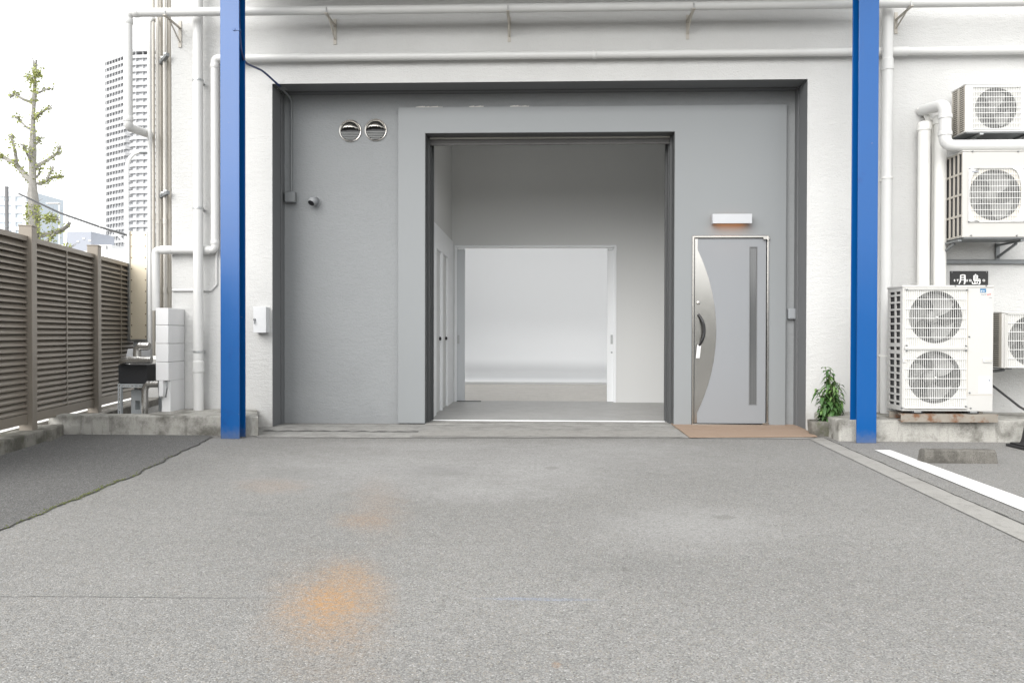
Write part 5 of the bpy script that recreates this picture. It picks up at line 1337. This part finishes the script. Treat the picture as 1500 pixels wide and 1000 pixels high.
# guard rail on an embankment wall
DR = 34.; sR = F / DR
a, b = PD(80, 489, DR + 3), PD(300, 489, DR - 1); a.z = b.z = 0
zt_ = HC + (489 - 363.5) / sR; zb_ = HC + (489 - 386) / sR
d = (b - a).normalized(); n_ = Vector((-d.y, d.x, 0)); L = (b - a).length
mb = MB(); mb.obox((a + b) / 2 + Vector((0, 0, zb_ / 2 - .02)) + n_ * .4, d * (L / 2 + 2), n_ * .5, Vector((0, 0, zb_ / 2)))
tag(mb.build('embankment_wall', M('pale_embankment_concrete', (.62, .61, .58), .8, var=.08), bev=.02), 'pale concrete wall far behind the fence carrying a white railing', 'wall')
gr = thing('guard_rail', (a + b) / 2 + Vector((0, 0, zb_)), 'white railing with close upright bars in the distance beyond the fence', 'railing')
mb = MB(); mb.obox((a + b) / 2 + Vector((0, 0, zt_)), d * (L / 2), n_ * .04, Vector((0, 0, .045))); mb.build('top_rail', RAILW, gr)
mb = MB(); mb.obox((a + b) / 2 + Vector((0, 0, zb_ + .08)), d * (L / 2), n_ * .03, Vector((0, 0, .03))); mb.build('bottom_rail', RAILW, gr)
nb = int(L / .105); mb = MB()
for i in range(nb):
    q = a + d * (L * (i + .5) / nb); mb.obox(q + Vector((0, 0, (zt_ + zb_) / 2)), d * .017, n_ * .017, Vector((0, 0, (zt_ - zb_) / 2 - .02)))
o = mb.build('upright_bars', RAILW, gr, smooth=False)
for i in range(6):
    q = a + d * (L * (i + .25) / 6); mb = MB(); mb.obox(q + Vector((0, 0, (zt_ + zb_) / 2)), d * .06, n_ * .06, Vector((0, 0, (zt_ - zb_) / 2 + .05))); mb.build('post', RAILW, gr)
# street lamp, pole, cable
DS = 38.; sS = F / DS
q = PD(186, 489, DS); zt_ = HC + (489 - 226) / sS
sl_ = thing('street_lamp', (q.x, q.y, 0), 'white street lamp with a curved arm in front of the tower', 'street lamp')
mb = MB(); z_ = zt_ - .45; e = PD(212, 222, DS)
mb.tube([(q.x, q.y, 0), (q.x, q.y, 4), (q.x, q.y, z_ - .3), (q.x + .08, q.y, z_ + .1), (q.x + .35, q.y, z_ + .42), (e.x - .1, q.y, e.z)], [.09, .075, .06, .05, .045, .04], 12, bend=.3); mb.build('pole', RAILW, sl_)
mb = MB(); mb.lathe([(0, .06), (.09, .05), (.12, 0), (.07, -.03), (0, -.035)], (0, 0, 0), 'Z', 14); mb.v = [(e.x + .02 + x * 2.2, q.y + y, e.z - .10 + z) for x, y, z in mb.v]; mb.build('lamp_head', GALVD, sl_)
q = PD(10.5, 489, 22.); zt_ = HC + (489 - 277) / (F / 22.)
pz = thing('utility_pole', (q.x, q.y, 0), 'plain dark grey pole standing behind the louvred fence', 'pole')
mb = MB(); mb.tube([(q.x, q.y, 0), (q.x, q.y, zt_)], [.055, .05], 14); mb.build('shaft', POLEG, pz)
mb = MB(); mb.tube([(q.x, q.y, zt_), (q.x, q.y, zt_ + .03)], .056, 14); mb.build('cap', POLEG, pz)
for k in (.35, 1.1):
    mb = MB(); mb.tube([(q.x, q.y, zt_ - k), (q.x, q.y, zt_ - k + .03)], .058, 14); mb.build('band', GALVD, pz)
pA, pB, pC, pD = PD(28, 284, 17.), PD(88, 312, 15.), PD(148, 333, 13.), PD(188, 345, 12.)
mb = MB(); mb.tube([pA, pB, pC, pD], .018, 8); tag(mb.build('overhead_cable', BLACK), 'thick black overhead cable slanting down behind the tree', 'cable')
mb = MB(); mb.tube([PD(146, 331, 13.), PD(160, 335, 13.), PD(172, 343, 12.8), PD(183, 356, 12.6)], .014, 8, bend=.2); tag(mb.build('cable_lead', RAILW), 'thin white lead hanging from the black overhead cable', 'cable')
q = PD(80, 298, 60.)
fl = thing('floodlight_mast', (q.x, q.y, 0), 'thin distant mast with a flat lamp head beside the tree', 'street lamp')
mb = MB(); mb.tube([(q.x + .35, q.y, 0), (q.x + .35, q.y, q.z - .1), (q.x, q.y, q.z)], .04, 8); mb.build('mast', M('pale_mast_paint', (.68, .68, .68), .5), fl)
mb = MB(); mb.obox((q.x - .1, q.y, q.z), Vector((.5, 0, 0)), Vector((0, .15, 0)), Vector((0, 0, .05))); mb.build('lamp_head', M('pale_mast_paint', (1, 1, 1)), fl, bev=.02)

# unseen tree shapes added behind the viewpoint: they shade the low sky and show in the glossy paint and steel
mb = MB(); rr = random.Random(77)
for i in range(120):
    x = -75 + 150 * (i + rr.random()) / 120; y = -44 + rr.uniform(-5, 5); h = rr.uniform(3.2, 5.2); w_ = rr.uniform(1.6, 2.8); n1, n2 = 9, 7; vs = []
    for a_ in range(n2 + 1):
        el = math.pi * a_ / n2
        for b_ in range(n1):
            an = 2 * math.pi * b_ / n1; k = 1 + rr.uniform(-.22, .22)
            vs.append((x + w_ * math.sin(el) * math.cos(an) * k, y + w_ * math.sin(el) * math.sin(an) * k, h * .5 * (1 - math.cos(el)) * (.95 + .1 * k) - .3))
    mb.add(vs, [(a_ * n1 + b_, a_ * n1 + (b_ + 1) % n1, (a_ + 1) * n1 + (b_ + 1) % n1, (a_ + 1) * n1 + b_) for a_ in range(n2) for b_ in range(n1)])
tag(mb.build('unseen_tree_band', M('dark_unseen_band', (.05, .06, .04), .9, var=.4, vs=1.5)), 'unseen row of dark tree shapes added to shade the low sky', 'trees', kind='stuff')

# ------------------------------------------------------------------ light
w = bpy.data.worlds.new('World'); scn.world = w; w.use_nodes = True
nt = w.node_tree; bg = nt.nodes['Background']
sky = nt.nodes.new('ShaderNodeTexSky'); sky.sky_type = 'NISHITA'; sky.sun_disc = False
SEL, SROT = R(34), R(208)
sky.sun_elevation = SEL; sky.sun_rotation = SROT; sky.altitude = 0; sky.air_density = 1.0; sky.dust_density = 1.0; sky.ozone_density = 1
hs = nt.nodes.new('ShaderNodeHueSaturation'); hs.inputs['Saturation'].default_value = .12
nt.links.new(sky.outputs[0], hs.inputs['Color']); mx = nt.nodes.new('ShaderNodeMix'); mx.data_type = 'RGBA'; mx.inputs[0].default_value = .55   # thin bright cloud over the blue
nt.links.new(hs.outputs[0], mx.inputs[6]); mx.inputs[7].default_value = (7.25, 7.3, 7.22, 1); nt.links.new(mx.outputs[2], bg.inputs['Color'])
bg.inputs['Strength'].default_value = .15
sd = bpy.data.lights.new('sun', 'SUN'); sd.energy = 1.5; sd.angle = R(55); sd.color = (1, .975, .94)
so = bpy.data.objects.new('sun', sd); COL.objects.link(so)
# sun_rotation in the sky texture is measured clockwise from +Y
dirv = Vector((math.sin(SROT) * math.cos(SEL), math.cos(SROT) * math.cos(SEL), math.sin(SEL)))
so.rotation_euler = dirv.to_track_quat('Z', 'Y').to_euler(); so.location = (0, -20, 30)
vs_ = scn.view_settings; scn.display_settings.display_device = 'sRGB'
vs_.view_transform = 'Standard'; vs_.look = 'None'; vs_.exposure = 1.1; vs_.gamma = 1; vs_.use_curve_mapping = False
scn.render.engine = 'CYCLES'
cy = scn.cycles; cy.use_denoising = True; cy.max_bounces = 10; cy.diffuse_bounces = 7; cy.glossy_bounces = 4; cy.transmission_bounces = 4
cy.sample_clamp_indirect = 8; cy.caustics_reflective = False; cy.caustics_refractive = False; cy.use_adaptive_sampling = True
try: cy.denoising_prefilter = 'ACCURATE'; cy.denoising_input_passes = 'RGB_ALBEDO_NORMAL'
except Exception: pass
